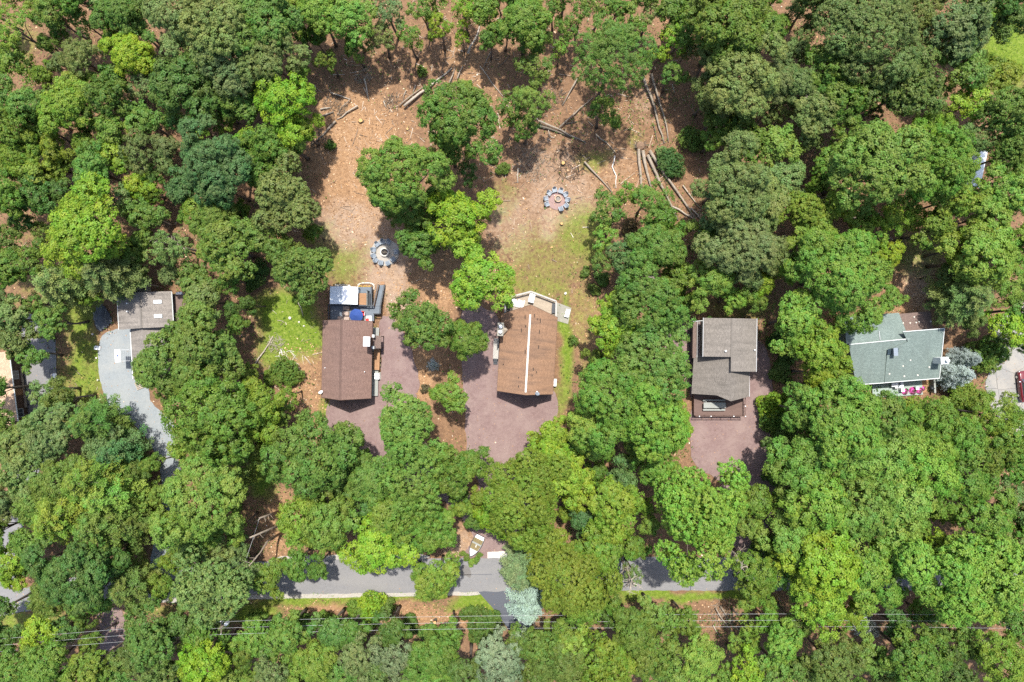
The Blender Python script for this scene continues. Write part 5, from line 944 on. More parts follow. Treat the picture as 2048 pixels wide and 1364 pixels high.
door(h5, (wx - 2.1, -4.0, 1.05), 'x-', M['white'], M['trim_white'])
for y in (-1, 1.2): window(h5, (-hw + .3, y, 1.9), 1.1, 1.1, 'x-', M['trim_white'])
an = to_local(h5, G(352, 612, 2.6)); roof_plane(h5, 'lean_to_roof', [(hw - .2, -1.6, 3.0), (hw - .2, 2.2, 3.0), (hw + 2.6, 2.2, 2.5), (hw + 2.6, -1.6, 2.5)], M['sh_dark']); MB().box((hw + 1.1, .3, 1.2), (2.4, 3.4, 2.4)).build('wall', M['siding_green'], h5)
MB().box((hw + .6, 2.25, 2.9), (.9, .35, .3)).build('vent_box', M['white'], h5)
bc = empty('balcony', G(303, 578), math.radians(3.2), 'small pale-railed balcony on the upper side of the grey-roofed house', 'balcony')
boards(bc, 'board', [(-1, -.9), (1.1, -.9), (1.1, .45), (-1, .45)], 2.4, .05, .16, M['wood_grey']); railing(bc, [(-1, -.5), (-1, .45), (1.1, .45), (1.1, -.5)], 2.4, M['rail_pale'], h=.95, top=.1, bal=.2)
for x in (-.95, 1.05): MB().box((x, .35, 1.17), (.12, .12, 2.34)).build('support', M['rail_pale'], bc)
tp = place('tarp_heap', 206, 637, 0, 0, 'dark slate netting heap left of the grey-roofed house', 'tarp')
g = random.Random(3); n = 16; vs = []; fs = []
for i in range(n + 1):
    for j in range(n + 1):
        x, y = (i / n - .5) * 3.2, (j / n - .5) * 4.2; r = math.hypot(x / 1.6, y / 2.1); vs.append((x, y, max(-.05, (1 - r ** 2) * .8) + mnoise.noise((x * 1.2, y * 1.2, 3)) * .3 * max(0, 1.1 - r)))
for i in range(n):
    for j in range(n):
        a = i * (n + 1) + j; x, y = vs[a][0], vs[a][1]
        if math.hypot(x / 1.6, y / 2.1) < .82 + .35 * mnoise.noise((x * .9, y * .9, 8)): fs.append((a, a + n + 1, a + n + 2, a + 1))
MB().add(vs, fs).build('net', simple('slate_net', (.075, .085, .10), .8, .6, 2.5), tp, True)
for i in range(7): a = g.uniform(0, 6); MB().tube([(g.uniform(-1, 1), g.uniform(-1.4, 1.4), .8), (g.uniform(-1.6, 1.6), g.uniform(-2, 2), .35)], .03, 5).build('pole', M['wood_grey'], tp)
cb = place('game_board', 196, 695.5, 0, math.radians(-4), 'small white tilted game board with one hole beside the grey gravel', 'board'); MB().box((0, 0, .2), (.85, .58, .03), ry=math.radians(8)).build('panel', M['white'], cb); MB().lathe((-.22, .03, .245), [(.07, 0), (.07, .012)], 12).build('hole', M['char'], cb)
for x, h in ((-.35, .22), (.35, .1)): MB().box((x, 0, h / 2), (.04, .5, h)).build('leg', M['wood_grey'], cb)
bb = place('backboard', 235, 711.5, 3.0, math.radians(3), 'white backboard with black emblem hung off the grey wing over gravel', 'backboard')
bb.location.z = 0; MB().box((0, 0, 2.95), (.9, 1.8, .05), ry=math.radians(-12)).build('panel', M['white'], bb); MB().lathe((.1, 0, 2.99), [(.2, 0), (.2, .012)], 10).build('emblem', M['navy'], bb)
for y in (-.8, .8): MB().bar((.4, y, 2.9), (1.75, y, 3.0), .05, .05).build('arm', M['trim_grey'], bb)
for k in range(5): MB().bar((.55 + k * .28, -.78, 2.88), (.55 + k * .28, .78, 2.88), .02, .02).build('brace', M['trim_grey'], bb)
pa = place('pallet', 280, 770, .0, .4, 'light wooden pallet at the lower end of the grey wing', 'pallet')
for k in range(5): MB().box((0, -.5 + k * .25, .13), (1.2, .12, .025)).build('slat', M['deck_grey'], pa)
for x in (-.5, 0, .5): MB().box((x, 0, .06), (.09, 1.1, .1)).build('runner', M['deck_grey'], pa)
cv = place('covered_grill', 292, 762, 0, .3, 'grey-covered grill below the grey wing', 'grill'); MB().lathe((0, 0, 0), [(.45, 0), (.42, .6), (.36, .95), (.15, 1.1)], 10).build('cover', M['slate_plastic'], cv); MB().lathe((0, 0, 1.1), [(.05, -.02), (.05, .05)], 8).build('knob', M['black_metal'], cv)
# ---- far left roof
h6 = empty('house', G(27.5, 785, 3.0), math.radians(7.4), 'tan-shingled house cut by the left edge of the photo', 'house'); h6.location.z = 0
v = Matrix.Rotation(math.radians(7.4), 3, 'Z') @ Vector((-4, 0, 0)); h6.location.x += v.x; h6.location.y += v.y
hw, hl, ez, rz = 4.0, 5.9, 3.0, 5.2
wall_prism(h6, [(-hw + .5, 0), (hw - .5, 0), (hw - .5, ez), (0, rz - .2), (-hw + .5, ez)], -hl + .4, hl - .4, M['siding_brown'])
for s in (-1, 1): roof_plane(h6, 'roof', [(0, -hl, rz), (0, hl, rz), (s * hw, hl, ez), (s * hw, -hl, ez)], M['sh_tan']); MB().box((s * (hw + .05), 0, ez - .1), (.1, 2 * hl, .13)).build('gutter', M['trim_white'], h6)
for y in (-3, 2.5): window(h6, (hw - .5, y, 1.6), 1.1, 1.1, 'x+', M['trim_white'])
door(h6, (hw - .5, 0, 1.1), 'x+', M['wood_warm'], M['trim_white'])
wk = empty('side_deck', G(45, 775), math.radians(8), 'narrow wooden walkway beside the far left roof', 'walkway')
for k in range(3): MB().box((-.1 + k * .3, 0, .5), (.28, 6.0, .05)).build('board', M['deck_grey'], wk)
for y in (-2.6, 0, 2.6): MB().box((.2, y, .24), (.8, .1, .47)).build('joist', M['rail_dark'], wk)
tk = place('propane_tank', 116, 757, 0, math.radians(4), 'white propane tank with blue valve dome standing beside the far left driveway', 'propane tank')
prof = [(-.82, .05), (-.78, .2), (-.66, .3), (.66, .3), (.78, .2), (.82, .05)]; MB().tube([(0, y, .62) for y, r in prof], [r for y, r in prof], 16).build('tank', M['white'], tk, True); MB().lathe((0, 0, .88), [(.15, 0), (.15, .12), (.1, .17)], 12).build('valve_dome', M['navy'], tk)
for y in (-.5, .5): MB().box((0, y, .18), (.4, .1, .36)).build('leg', M['concrete'], tk)
fc = place('low_fence', 111, 748, 0, 0, 'thin dark rail fence around the white propane tank', 'fence')
for px in (108, 122):
    p, q = G(px, 738) - fc.location, G(px + 1, 768) - fc.location; MB().bar((p.x, p.y, .9), (q.x, q.y, .9), .06, .05).build('rail', M['rail_dark'], fc); MB().bar((p.x, p.y, .45), (q.x, q.y, .45), .05, .05).build('rail', M['rail_dark'], fc)
    for u in (0, .5, 1): MB().box((p.x + (q.x - p.x) * u, p.y + (q.y - p.y) * u, .46), (.08, .08, .92)).build('post', M['rail_dark'], fc)
# ---- shed under the trees, upper right
sh = empty('shed', G(1950, 335, 2.5), math.radians(-12), 'white-roofed shed half hidden under trees at upper right', 'shed'); sh.location.z = 0
MB().box((0, 0, 1.1), (2.4, 4.8, 2.2)).build('wall', M['siding_green'], sh)
for s in (-1, 1):
    for k in range(8): MB().slab([(0, -2.7 + k * .675, 2.9), (0, -2.7 + (k + 1) * .675 - .015, 2.9), (s * 1.5, -2.7 + (k + 1) * .675 - .015, 2.2), (s * 1.5, -2.7 + k * .675, 2.2)][::s], .03).build('roof_sheet', M['white_metal'], sh)
door(sh, (0, -2.42, 1.05), 'y-', M['white'], M['trim_white'])
# ---- boat used as a planter
bo = empty('boat', G(951.5, 1090), math.radians(-27), 'old boat with white stern filled with soil as a planter', 'boat')
L = 3.4; st = [(-1.65, .62, .42), (-1.2, .74, .45), (-.4, .80, .47), (.4, .72, .50), (1.05, .48, .55), (1.5, .2, .60), (1.68, .03, .62)]   # along length (bow = -y later)
hull = MB(); rim = []
ns = len(st); vs = []; fs = []
for y, w, z in st: vs += [(-w, -y, z), (-w * .72, -y, .08), (0, -y, 0), (w * .72, -y, .08), (w, -y, z)]
for i in range(ns - 1):
    for k in range(4): a = i * 5 + k; fs.append((a, a + 1, a + 6, a + 5))
fs.append((4, 3, 2, 1, 0)); hull.add(vs, fs); hull.build('hull', M['hull'], bo, True)
for s in (-1, 1): MB().tube([(s * w, -y, z + .02) for y, w, z in st], .045, 6).build('gunwale', M['rail_dark'], bo)
MB().prism([(-.6, 1.62), (-.72, 1.2), (-.72, 1.12), (.72, 1.12), (.72, 1.2), (.6, 1.62)][::-1], .38, .46).build('stern_deck', M['white'], bo)
MB().prism([(-.62, -.62), (-.44, -1.05), (-.17, -1.5), (0, -1.64), (.17, -1.5), (.44, -1.05), (.62, -.62)], .42, .5).build('bow_deck', M['hull'], bo)
MB().prism([(-.68, 1.1), (-.74, .4), (-.66, -.4), (-.6, -.6), (.6, -.6), (.66, -.4), (.74, .4), (.68, 1.1)], .2, .36).build('soil', M['soil'], bo)
MB().box((0, .35, .44), (1.4, .24, .05)).build('thwart', M['wood_grey'], bo)
for i, (x, y) in enumerate(((.05, .1), (.1, -.12))): MB().lathe((x, y, .36), [(.12, 0), (.1, .07), (.02, .1)], 7).build('rock', M['stone'], bo)
bi = place('wheelie_bin', 840.5, 1127, 0, .2, 'black wheeled bin beside the tree overhanging the lane', 'bin'); MB().add([(-.27, -.33, .05), (.27, -.33, .05), (.27, .33, .05), (-.27, .33, .05), (-.32, -.4, 1.0), (.32, -.4, 1.0), (.32, .4, 1.0), (-.32, .4, 1.0)], [(3, 2, 1, 0), (4, 5, 6, 7), (0, 1, 5, 4), (1, 2, 6, 5), (2, 3, 7, 6), (3, 0, 4, 7)]).build('body', M['black_metal'], bi)
MB().box((0, 0, 1.04), (.68, .86, .07)).build('lid', M['black_metal'], bi, bevel=.02)
for x in (-.3, .3): MB().tube([(x - .03, .36, .12), (x + .03, .36, .12)], .12, 10).build('wheel', M['tire'], bi)
# ---- parked car at right edge
car = place('parked_car', 2044, 771, 0, math.radians(186), 'dark red car parked on the cracked driveway at the right edge', 'car')
def loft(secs, name, mat, parent, smooth=True):
    n = len(secs[0]); mb = MB(); vs = [p for s in secs for p in s]; fs = [(i * n + k, i * n + (k + 1) % n, (i + 1) * n + (k + 1) % n, (i + 1) * n + k) for i in range(len(secs) - 1) for k in range(n)]
    mb.add(vs, fs + [tuple(reversed(range(n))), tuple(range((len(secs) - 1) * n, len(secs) * n))]); return mb.build(name, mat, parent, smooth)
def sec(y, w, z0, z1, r=.16): return [(-w, y, z0 + .1), (-w + .04, y, z0), (w - .04, y, z0), (w, y, z0 + .1), (w, y, z1 - r), (w - r * .5, y, z1 - r * .25), (w - r * 1.3, y, z1), (-w + r * 1.3, y, z1), (-w + r * .5, y, z1 - r * .25), (-w, y, z1 - r)]
loft([sec(-2.2, .6, .35, .68), sec(-2.1, .76, .26, .8), (sec(-1.7, .86, .22, .88)), sec(-.9, .89, .2, .98), sec(0, .9, .2, 1.0), sec(1.2, .9, .2, 1.0), sec(1.9, .86, .24, .98), sec(2.15, .76, .3, .9), sec(2.22, .6, .4, .75)], 'body', M['red_paint'], car)
cab = loft([[(-.72, y, z0), (.72, y, z0), (w, y, z1), (-w, y, z1)] for y, z0, w, z1 in ((-1.05, .96, .7, .985), (-.35, .96, .58, 1.42), (.2, .96, .6, 1.47), (1.0, .96, .58, 1.44), (1.75, .96, .66, 1.0))], 'cabin_glass', M['glass'], car, False)
loft([[(-.6, y, z), (.6, y, z), (.56, y, z + .035), (-.56, y, z + .035)] for y, z in ((-.38, 1.41), (.2, 1.465), (1.05, 1.435))], 'roof', M['red_paint'], car, False)
for s in (-1, 1):
    for p, q in (((s * .74, -1.08, .97), (s * .58, -.36, 1.42)), ((s * .72, .35, .98), (s * .6, .35, 1.45)), ((s * .70, 1.72, .98), (s * .58, 1.02, 1.43))): MB().bar(p, q, .07, .05).build('pillar', M['red_paint'], car)
    MB().box((s * 1.0, -.72, 1.0), (.2, .14, .14)).build('mirror', M['white_metal'], car, bevel=.03)
    MB().box((s * .6, -2.1, .66), (.3, .14, .13)).build('headlight', M['skylight'], car, bevel=.03); MB().box((s * .62, 2.15, .72), (.26, .1, .14)).build('tail_light', M['red_fabric'], car)
    MB().box((s * .905, -.05, .78), (.02, .16, .03)).build('door_handle', M['chrome'], car)
    for y in (-1.35, 1.35):
        wh = MB().tube([(s * .72, y, .32), (s * .9, y, .32)], .32, 18).build('wheel', M['tire'], car); MB().tube([(s * .895, y, .32), (s * .915, y, .32)], .2, 12).build('rim', M['chrome'], wh)
# ---- fire pits and garden chairs
def chair_proto():
    o = empty('garden_chair', (0, 0, 0)); m = M['slate_plastic']                 # faces +y
    for k in range(5): MB().box((0, -.2 + k * .115, .34 + k * .022), (.52, .105, .022), rx=math.radians(10)).build('seat_slat', m, o)
    for k in range(5): x = (k - 2) * .105; MB().box((x, -.40, .62 - .02 * abs(k - 2)), (.098, .025, .72 - .05 * abs(k - 2)), rx=math.radians(24)).build('back_slat', m, o)
    for s in (-1, 1):
        MB().box((s * .34, -.02, .56), (.13, .72, .025)).build('armrest', m, o); MB().box((s * .30, .27, .27), (.04, .09, .55)).build('front_leg', m, o); MB().bar((s * .28, .3, .3), (s * .28, -.5, .04), .035, .1).build('rear_leg', m, o); MB().box((s * .31, -.33, .28), (.04, .08, .56)).build('arm_post', m, o)
    MB().box((0, -.33, .42), (.6, .03, .08)).build('brace', m, o); return o
cp = chair_proto(); first = True
ORDN = ['first', 'second', 'third', 'fourth', 'fifth', 'sixth', 'seventh', 'eighth', 'ninth', 'tenth']
for side, (cx, cy), pts in (('left', (769.6, 504.7), [(755, 488.6), (764.9, 484.2), (775.9, 484.2), (748, 498.9), (748, 510.6), (751.7, 519.4), (762, 524.5), (775.5, 525.3), (785.4, 518), (791.2, 503.3)]),
                            ('right', (1116, 398), [(1093, 396.4), (1094.7, 407.7), (1099.5, 386.3), (1109.6, 380.6), (1121.3, 382.3), (1130.2, 388.7), (1134.2, 398.8), (1131.8, 410), (1121.7, 416.5)])):
    pts = sorted(pts, key=lambda p: math.atan2(p[0] - cx, -(p[1] - cy)) % (2 * PI))
    for i, (px, py) in enumerate(pts):
        o = cp if first else copy_tree(cp); first = False; p = G(px, py, .4); o.location = (p.x, p.y, .01); d = G(cx, cy) - p; o.rotation_euler.z = math.atan2(d.y, d.x) - PI / 2 + R.uniform(-.18, .18); o.scale = [.86] * 3
        tag(o, f"slate-blue slatted garden chair, {ORDN[i]} clockwise from the top of the {side} fire pit ring", 'chair', f"chairs round the {side} fire pit")
for side, px, py, ro, ri, mat, inner in (('left', 769.6, 504.7, .66, .48, 'stone', 'char'), ('right', 1116, 398, .52, .36, 'wood_warm', 'ash')):
    f = empty('fire_pit', G(px, py), 0, {'left': 'fire pit ringed with pale blocks and full of charred wood', 'right': 'fire pit with tan-brown block ring and grey ash'}[side], 'fire pit'); n = 14
    for c_ in range(2):
        for k in range(n):
            a0, a1 = 2 * PI * (k + .5 * c_) / n + .02, 2 * PI * (k + 1 + .5 * c_) / n - .02
            MB().prism([(ro * math.cos(a0), ro * math.sin(a0)), (ro * math.cos(a1), ro * math.sin(a1)), (ri * math.cos(a1), ri * math.sin(a1)), (ri * math.cos(a0), ri * math.sin(a0))], .01 + c_ * .19, .19 + c_ * .19).build('block', M['stone' if side == 'left' else 'concrete'] if side == 'left' else M['tan_block'] if 'tan_block' in M else M.setdefault('tan_block', simple('tan_block', (.42, .31, .22), .9, .2, 3)), f)
    MB().lathe((0, 0, .02), [(ri, 0), (ri, .08), (ri * .6, .14)], 16).build('ash_bed', M[inner], f)
    if side == 'left':
        for k in range(6): a = k * 1.05; MB().tube([(.32 * math.cos(a), .32 * math.sin(a), .16), (-.15 * math.cos(a + .6), -.15 * math.sin(a + .6), .22)], .05, 6).build('charred_log', M['char' if k % 3 else 'log'], f)
# ---- felled trunks, branches, stumps
def log(pts, r, label, mat='log', z=None, name='fallen_log', cut=True):
    P = [G(px, py) for px, py in pts]; c = P[0].copy(); o = empty(name, (c.x, c.y, 0), 0, label, 'branch' if name == 'fallen_branch' else 'log', 'felled trunks and branches'); V = []; rad = []
    for i in range(len(P) - 1):
        L = (P[i + 1] - P[i]).length; m = max(2, int(L / 1.2))
        for k in range(m): V.append(P[i].lerp(P[i + 1], k / m))
    V.append(P[-1]); n = len(V); out = []
    for i, v in enumerate(V):
        u = i / (n - 1); rr = r * (1 - .5 * u) * R.uniform(.93, 1.05); rad.append(rr); out.append((v.x - c.x + R.uniform(-.1, .1), v.y - c.y + R.uniform(-.1, .1), rr * .8 + (z or 0) * (1 - u) + .02))
    MB().tube(out, rad, 9).build('trunk', M[mat], o, True)
    if cut:
        a, b = Vector(out[0]), Vector(out[1]); d = (a - b).normalized(); MB().tube([a, a + d * .02], rad[0] * .9, 9).build('cut_end', M['cutwood'], o)
        for k in range(int(n / 3)):
            i = R.randrange(1, n - 1); q = Vector(out[i]); e = q + Vector((R.uniform(-.6, .6), R.uniform(-.6, .6), R.uniform(.05, .35))); MB().tube([q, e], [rad[i] * .35, .012], 5).build('branch_stub', M[mat], o)
LOGS = [([(1277, 300), (1279, 345), (1284, 388)], .26, 'thick grey log, leftmost of the fan of felled logs', 'log', .2), ([(1284, 302), (1293, 340), (1301, 376)], .28, 'thick grey log, second from left in the fan', 'log', .2), ([(1294, 312), (1313, 352), (1337, 400), (1356, 440)], .24, 'long log running through the middle of the fan', 'log', .25), ([(1298, 303), (1318, 335), (1347, 372), (1372, 412), (1388, 435)], .24, 'longest log of the fan passing under the cut evergreen brush', 'log', .4),
    ([(1343, 413), (1370, 428), (1400, 447)], .13, 'pale slim log crossing the lower end of the fan', 'bark_pale', .3), ([(1364, 372), (1385, 398), (1402, 420)], .1, 'thin tan log right of the fan', 'bark_pale', .2), ([(1380, 416), (1406, 444)], .11, 'thin tan pole at the lower right tip of the fan', 'bark_pale', .3), ([(1282, 150), (1300, 195), (1314, 240), (1327, 288)], .2, 'long thin log above the fan, left of the pair', 'log', .6), ([(1300, 150), (1318, 205), (1331, 250), (1337, 284)], .16, 'long thin log above the fan, right of the pair', 'log', .6), ([(1308, 252), (1315, 284)], .08, 'short thin branch beside the pair of long thin logs', 'log_dark', .1),
    ([(1191, 270), (1212, 285), (1232, 308)], .11, 'thin grey log left of the fan running to the white branch', 'log', .2), ([(1230, 313), (1225, 333), (1231, 352), (1233, 376)], .1, 'curved bleached white branch left of the fan', 'white_branch', .1), ([(1168, 326), (1195, 352), (1225, 386)], .15, 'grey log upper right of the right chair ring', 'log', .3), ([(1078, 244), (1120, 262), (1172, 286)], .17, 'upper log of the crossing pair above the right chair ring', 'log', .5), ([(1073, 251), (1110, 263), (1140, 275)], .19, 'lower log of the crossing pair above the right chair ring', 'log_dark', .2), ([(1036, 338), (1035, 366)], .13, 'short tan log left of the right chair ring', 'bark_pale', .1),
    ([(1118, 258), (1150, 228), (1187, 194)], .12, 'olive-grey pole rising right from the crossing pair', 'log', .6), ([(1155, 160), (1140, 185), (1126, 210)], .13, 'grey leaning log in the upper clearing centre', 'log', .6), ([(1132, 248), (1155, 243)], .1, 'short dark branch beside the olive-grey pole', 'log_dark', .1), ([(1095, 258), (1103, 277)], .06, 'short pale stick under the crossing pair', 'bark_pale', .1), ([(809, 215), (842, 188), (872, 165), (905, 138)], .2, 'long pale log slanting through the upper clearing', 'bark_pale', .5), ([(936, 117), (948, 88), (961, 52)], .18, 'pale leaning log at the top of the clearing', 'bark_pale', 1.5), ([(800, 212), (830, 186), (850, 172)], .1, 'thinner log beside the long pale slanting log', 'log', .3),
    ([(900, 168), (910, 136)], .12, 'grey log, left of the upright bundle in the clearing', 'log', .5), ([(914, 160), (927, 131)], .13, 'grey log, right of the upright bundle in the clearing', 'log', .5), ([(961, 133), (985, 165), (1013, 202)], .08, 'thin cream pole lying diagonally in the upper clearing', 'bark_pale', .1), ([(982, 105), (966, 138)], .08, 'thin tan pole above the cream diagonal pole', 'log', .1), ([(997, 136), (1022, 110)], .06, 'thin shaded pole right of the cream diagonal pole', 'log_dark', .1), ([(1035, 180), (1004, 191)], .07, 'thin grey stick at the foot of the cream pole', 'log', .1),
    ([(662, 187), (702, 200)], .14, 'pale log pointing right above the brush heap at left clearing edge', 'bark_pale', .2), ([(640, 219), (661, 215)], .14, 'short pale log at the left clearing edge, upper of two', 'bark_pale', .1), ([(639, 235), (668, 223)], .17, 'short grey log at the left clearing edge, lower of two', 'log', .1), ([(717, 213), (695, 226), (672, 241)], .13, 'pale straight log beside the orange stump', 'bark_pale', .3), ([(672, 244), (650, 266), (624, 289)], .16, 'grey log reaching down-left from the orange stump', 'log', .2), ([(702, 200), (685, 214), (674, 232)], .07, 'thin curved branch over the left brush heap', 'log', .4), ([(731, 160), (734, 177), (738, 194)], .13, 'short thick pale log at the upper left clearing', 'bark_pale', .3), ([(728, 176), (738, 202)], .07, 'thin stick beside the short thick pale log', 'bark_pale', .1), ([(812, 182), (806, 203)], .1, 'short grey log in the shade patch of the upper clearing', 'log', .1), ([(767, 202), (773, 218)], .08, 'short tan stick at the shade edge of the clearing', 'bark_pale', .1), ([(832, 172), (826, 185)], .1, 'short cream log beside the long pale slanting log', 'bark_pale', .1),
    ([(509, 733), (527, 703), (546, 673)], .13, 'long pale pole lying on the edge of the bright lawn', 'bark_pale', .2), ([(563, 700), (566, 712), (578, 722)], .06, 'white twisted branch on the bright lawn', 'white_branch', .1), ([(596, 600), (602, 616), (608, 632)], .09, 'pale branch above the bright lawn', 'bark_pale', .1), ([(610, 712), (622, 728)], .1, 'short pinkish log between lawn and left brown house', 'bark_pale', .05), ([(556, 640), (570, 645)], .05, 'small pale stick in the bright lawn', 'bark_pale', .05), ([(545, 755), (556, 742), (563, 733)], .05, 'thin white branch above the bush by the lawn', 'white_branch', 1.2), ([(585, 748), (592, 735), (605, 742)], .05, 'thin white forked branch on the bush by the lawn', 'white_branch', 1.2),
    ([(906, 1252), (920, 1242)], .14, 'short tan log beside the dark round hedge', 'bark_pale', .1), ([(899, 1258), (922, 1247)], .1, 'thin dark log beside the dark round hedge', 'log_dark', .1), ([(1430, 1215), (1452, 1250), (1480, 1285)], .09, 'thin grey fallen trunk below the lane at right', 'log', .5), ([(1437, 1210), (1462, 1246), (1490, 1272)], .07, 'second thin fallen trunk below the lane at right', 'log', .5), ([(1425, 1248), (1440, 1275)], .08, 'short bleached trunk in the brown gap below the lane', 'bark_pale', .2), ([(1640, 400), (1700, 445)], .12, 'grey log in the shaded gap upper left of the green roof', 'log_dark', .2), ([(1690, 440), (1760, 425)], .1, 'thin shaded log above the green-roofed house', 'log', .3)]
M['white_branch'] = simple('bleached_wood', (.66, .62, .56), .8, .12, 2)
for pts, r, lab, mat, z in LOGS: log(pts, r, lab, mat, z, 'fallen_log' if r > .1 else 'fallen_branch', r > .1)
def stump(px, py, r, h, label):
    o = empty('tree_stump', G(px, py), R.uniform(0, 6), label, 'stump', 'cut tree stumps'); n = 12; vs = []
    prof = [(1.5, -.1), (1.12, .12), (1.0, h)]
    mb = MB(); fs = []
    for q, z in prof:
        for k in range(n): a = 2 * PI * k / n; rr = r * q * (1 + (.14 * math.sin(a * 3 + 1) if z < h else .05 * math.sin(a * 3 + 1))); vs.append((rr * math.cos(a), rr * math.sin(a), z))
    for i in range(2):
        for k in range(n): a, b = i * n + k, i * n + (k + 1) % n; fs.append((a, b, b + n, a + n))
    mb.add(vs, fs).build('bark', M['log_dark'], o); MB().prism([(r * .96 * (1 + .05 * math.sin(2 * PI * k / n * 3 + 1)) * math.cos(2 * PI * k / n), r * .96 * (1 + .05 * math.sin(2 * PI * k / n * 3 + 1)) * math.sin(2 * PI * k / n)) for k in range(n)], h - .05, h + .015).build('cut_face', M['cutwood'], o)
for px, py, r, h, lab in ((722, 242, .3, .3, 'fresh orange stump with a split top in the left clearing'), (797, 298, .22, .25, 'small fresh orange stump above the dense oak of the clearing'), (883, 197, .24, .25, 'fresh orange stump left of the clearing oak'), (1126, 327, .26, .4, 'round yellow-topped stump above the right chair ring'), (558, 874, .3, .25, 'fresh orange stump by the lower left shade'), (1123, 448, .2, .35, 'small pale stump on the grass below the right chair ring'), (871, 1240, .22, .9, 'tall grey stump below the lane'), (815, 258, .18, .12, 'low stump amid yellow chips in the clearing'), (1520, 1075, .25, .3, 'orange stump in the dark gap beside the right driveway'), (1960, 402, .3, .4, 'orange stump in the dark gap below the white-roofed shed')): stump(px, py, r, h, lab)
ro = place('root_plate', 1280, 293, 0, 0, 'upturned root plate at the head of the felled logs', 'roots')
g = random.Random(9); MB().lathe((0, 0, .1), [(.3, -.2), (.75, .1), (.6, .5), (.2, .75)], 9).build('root_ball', simple('root_soil', (.2, .13, .085), .95, .4, 3), ro)
for k in range(14): a = g.uniform(0, 2 * PI); MB().tube([(math.cos(a) * .5, math.sin(a) * .4, .4), (math.cos(a) * 1.3, math.sin(a) * .9, g.uniform(.2, 1.1))], [.07, .015], 5).build('root', M['log_dark'], ro)
def brush(px, py, rx, n, label, mat, zmax=.7):
    o = empty('brush_pile', G(px, py), R.uniform(0, 6), label, 'brush pile', 'brush piles'); mb = MB()
    for k in range(n):
        a, q = R.uniform(0, 2 * PI), rx * math.sqrt(R.random()); c = Vector((math.cos(a) * q, math.sin(a) * q, R.uniform(.04, zmax) * (1.1 - q / rx))); b = R.uniform(0, 2 * PI); l = R.uniform(.4, 1.3); d = Vector((math.cos(b), math.sin(b), R.uniform(-.15, .25))) * l
        mb.tube([c - d * .5, c + Vector((R.uniform(-.1, .1), R.uniform(-.1, .1), .05)), c + d * .5], [.028, .022, .008], 4)
    mb.build('twigs', M[mat], o)
for a in ((672, 212, 1.9, 90, 'dark brush pile at the left clearing edge', 'log_dark'), (728, 150, 1.3, 60, 'grey brush pile at the upper left clearing', 'log'), (900, 182, 1.8, 90, 'dark brush pile above the clearing oak', 'log_dark'), (1068, 330, 2.4, 120, 'wide brown brush pile left above the right chair ring', 'log'), (1140, 325, 2.6, 130, 'blackened brush pile around the yellow-topped stump', 'char'), (1100, 195, 2.2, 90, 'dark brush pile in the upper middle clearing', 'log_dark'), (575, 722, 1.6, 45, 'bleached brush pile on the bright lawn edge', 'white_branch'), (552, 688, 1.2, 60, 'pale brush pile in the bright lawn', 'bark_pale'), (1390, 440, 1.6, 70, 'brush pile at the lower end of the felled logs', 'log'), (1445, 1225, 2.2, 90, 'grey brush pile below the lane at right', 'log'), (630, 275, 1.4, 60, 'brush pile under the left clearing edge trees', 'log_dark'), (785, 205, 1.2, 50, 'shaded brush pile in the upper clearing', 'log_dark'), (1335, 335, 2.2, 80, 'evergreen brush heap beside the fan of logs', 'log_dark'), (560, 1345, 2.0, 80, 'grey twig tangle at the bottom edge', 'log')): brush(*a)
for i, (px, py, s) in enumerate(((580, 636, .5), (598, 644, .32), (1131, 587, .45), (608, 652, .3), (192, 640, .35), (186, 668, .35), (193, 716, .3), (196, 760, .3), (200, 800, .32), (560, 706, .28))):
    o = bpy.data.objects.new('boulder', SM[i % 4]); COL.objects.link(o); o.location = G(px, py, .0); o.location.z = s * .25; o.scale = [s * 2.6] * 3; o.rotation_euler.z = i
    tag(o, ['large white boulder on the bright lawn', 'smaller white boulder right on the bright lawn', 'pale boulder on the grass above the weathered deck', 'pale stone beside the left brown house lawn', 'pale edging stone at the top of the grey gravel drive', 'edging stone below the topmost by the grey gravel drive', 'edging stone near the small white game board', 'edging stone halfway down the grey gravel drive', 'lowest edging stone of the grey gravel drive', 'small white stone beside the pale brush pile'][i], 'boulder', 'pale boulders')
# ---- snags by the lower left bend
for pts, lab in (([(557, 1023, 0), (540, 1029, 4), (519, 1036, 7.5)], 'broken grey trunk beside the lower left trees, topmost of three'), ([(572, 1047, 0), (545, 1056, 5.5), (500, 1075, 11)], 'broken grey trunk beside the lower left trees, middle of three'), ([(562, 1066, 0), (535, 1082, 4.5), (520, 1106, 7), (498, 1132, 9.5)], 'broken grey trunk beside the lower left trees, lowest of three')):
    P = [G(*p) for p in pts]; c = P[0]; o = empty('dead_tree', c, 0, lab, 'tree', 'dead trees'); MB().tube([p - c for p in P], [.2 - .05 * i for i in range(len(P))], 8).build('trunk', M['log'], o, True)
    for k in range(5): p = (P[-2] - c).lerp(P[-1] - c, k / 5); MB().tube([p, p + Vector((R.uniform(-1, 1), R.uniform(-1, 1), R.uniform(.2, .8)))], [.05, .012], 5).build('branch', M['log'], o)
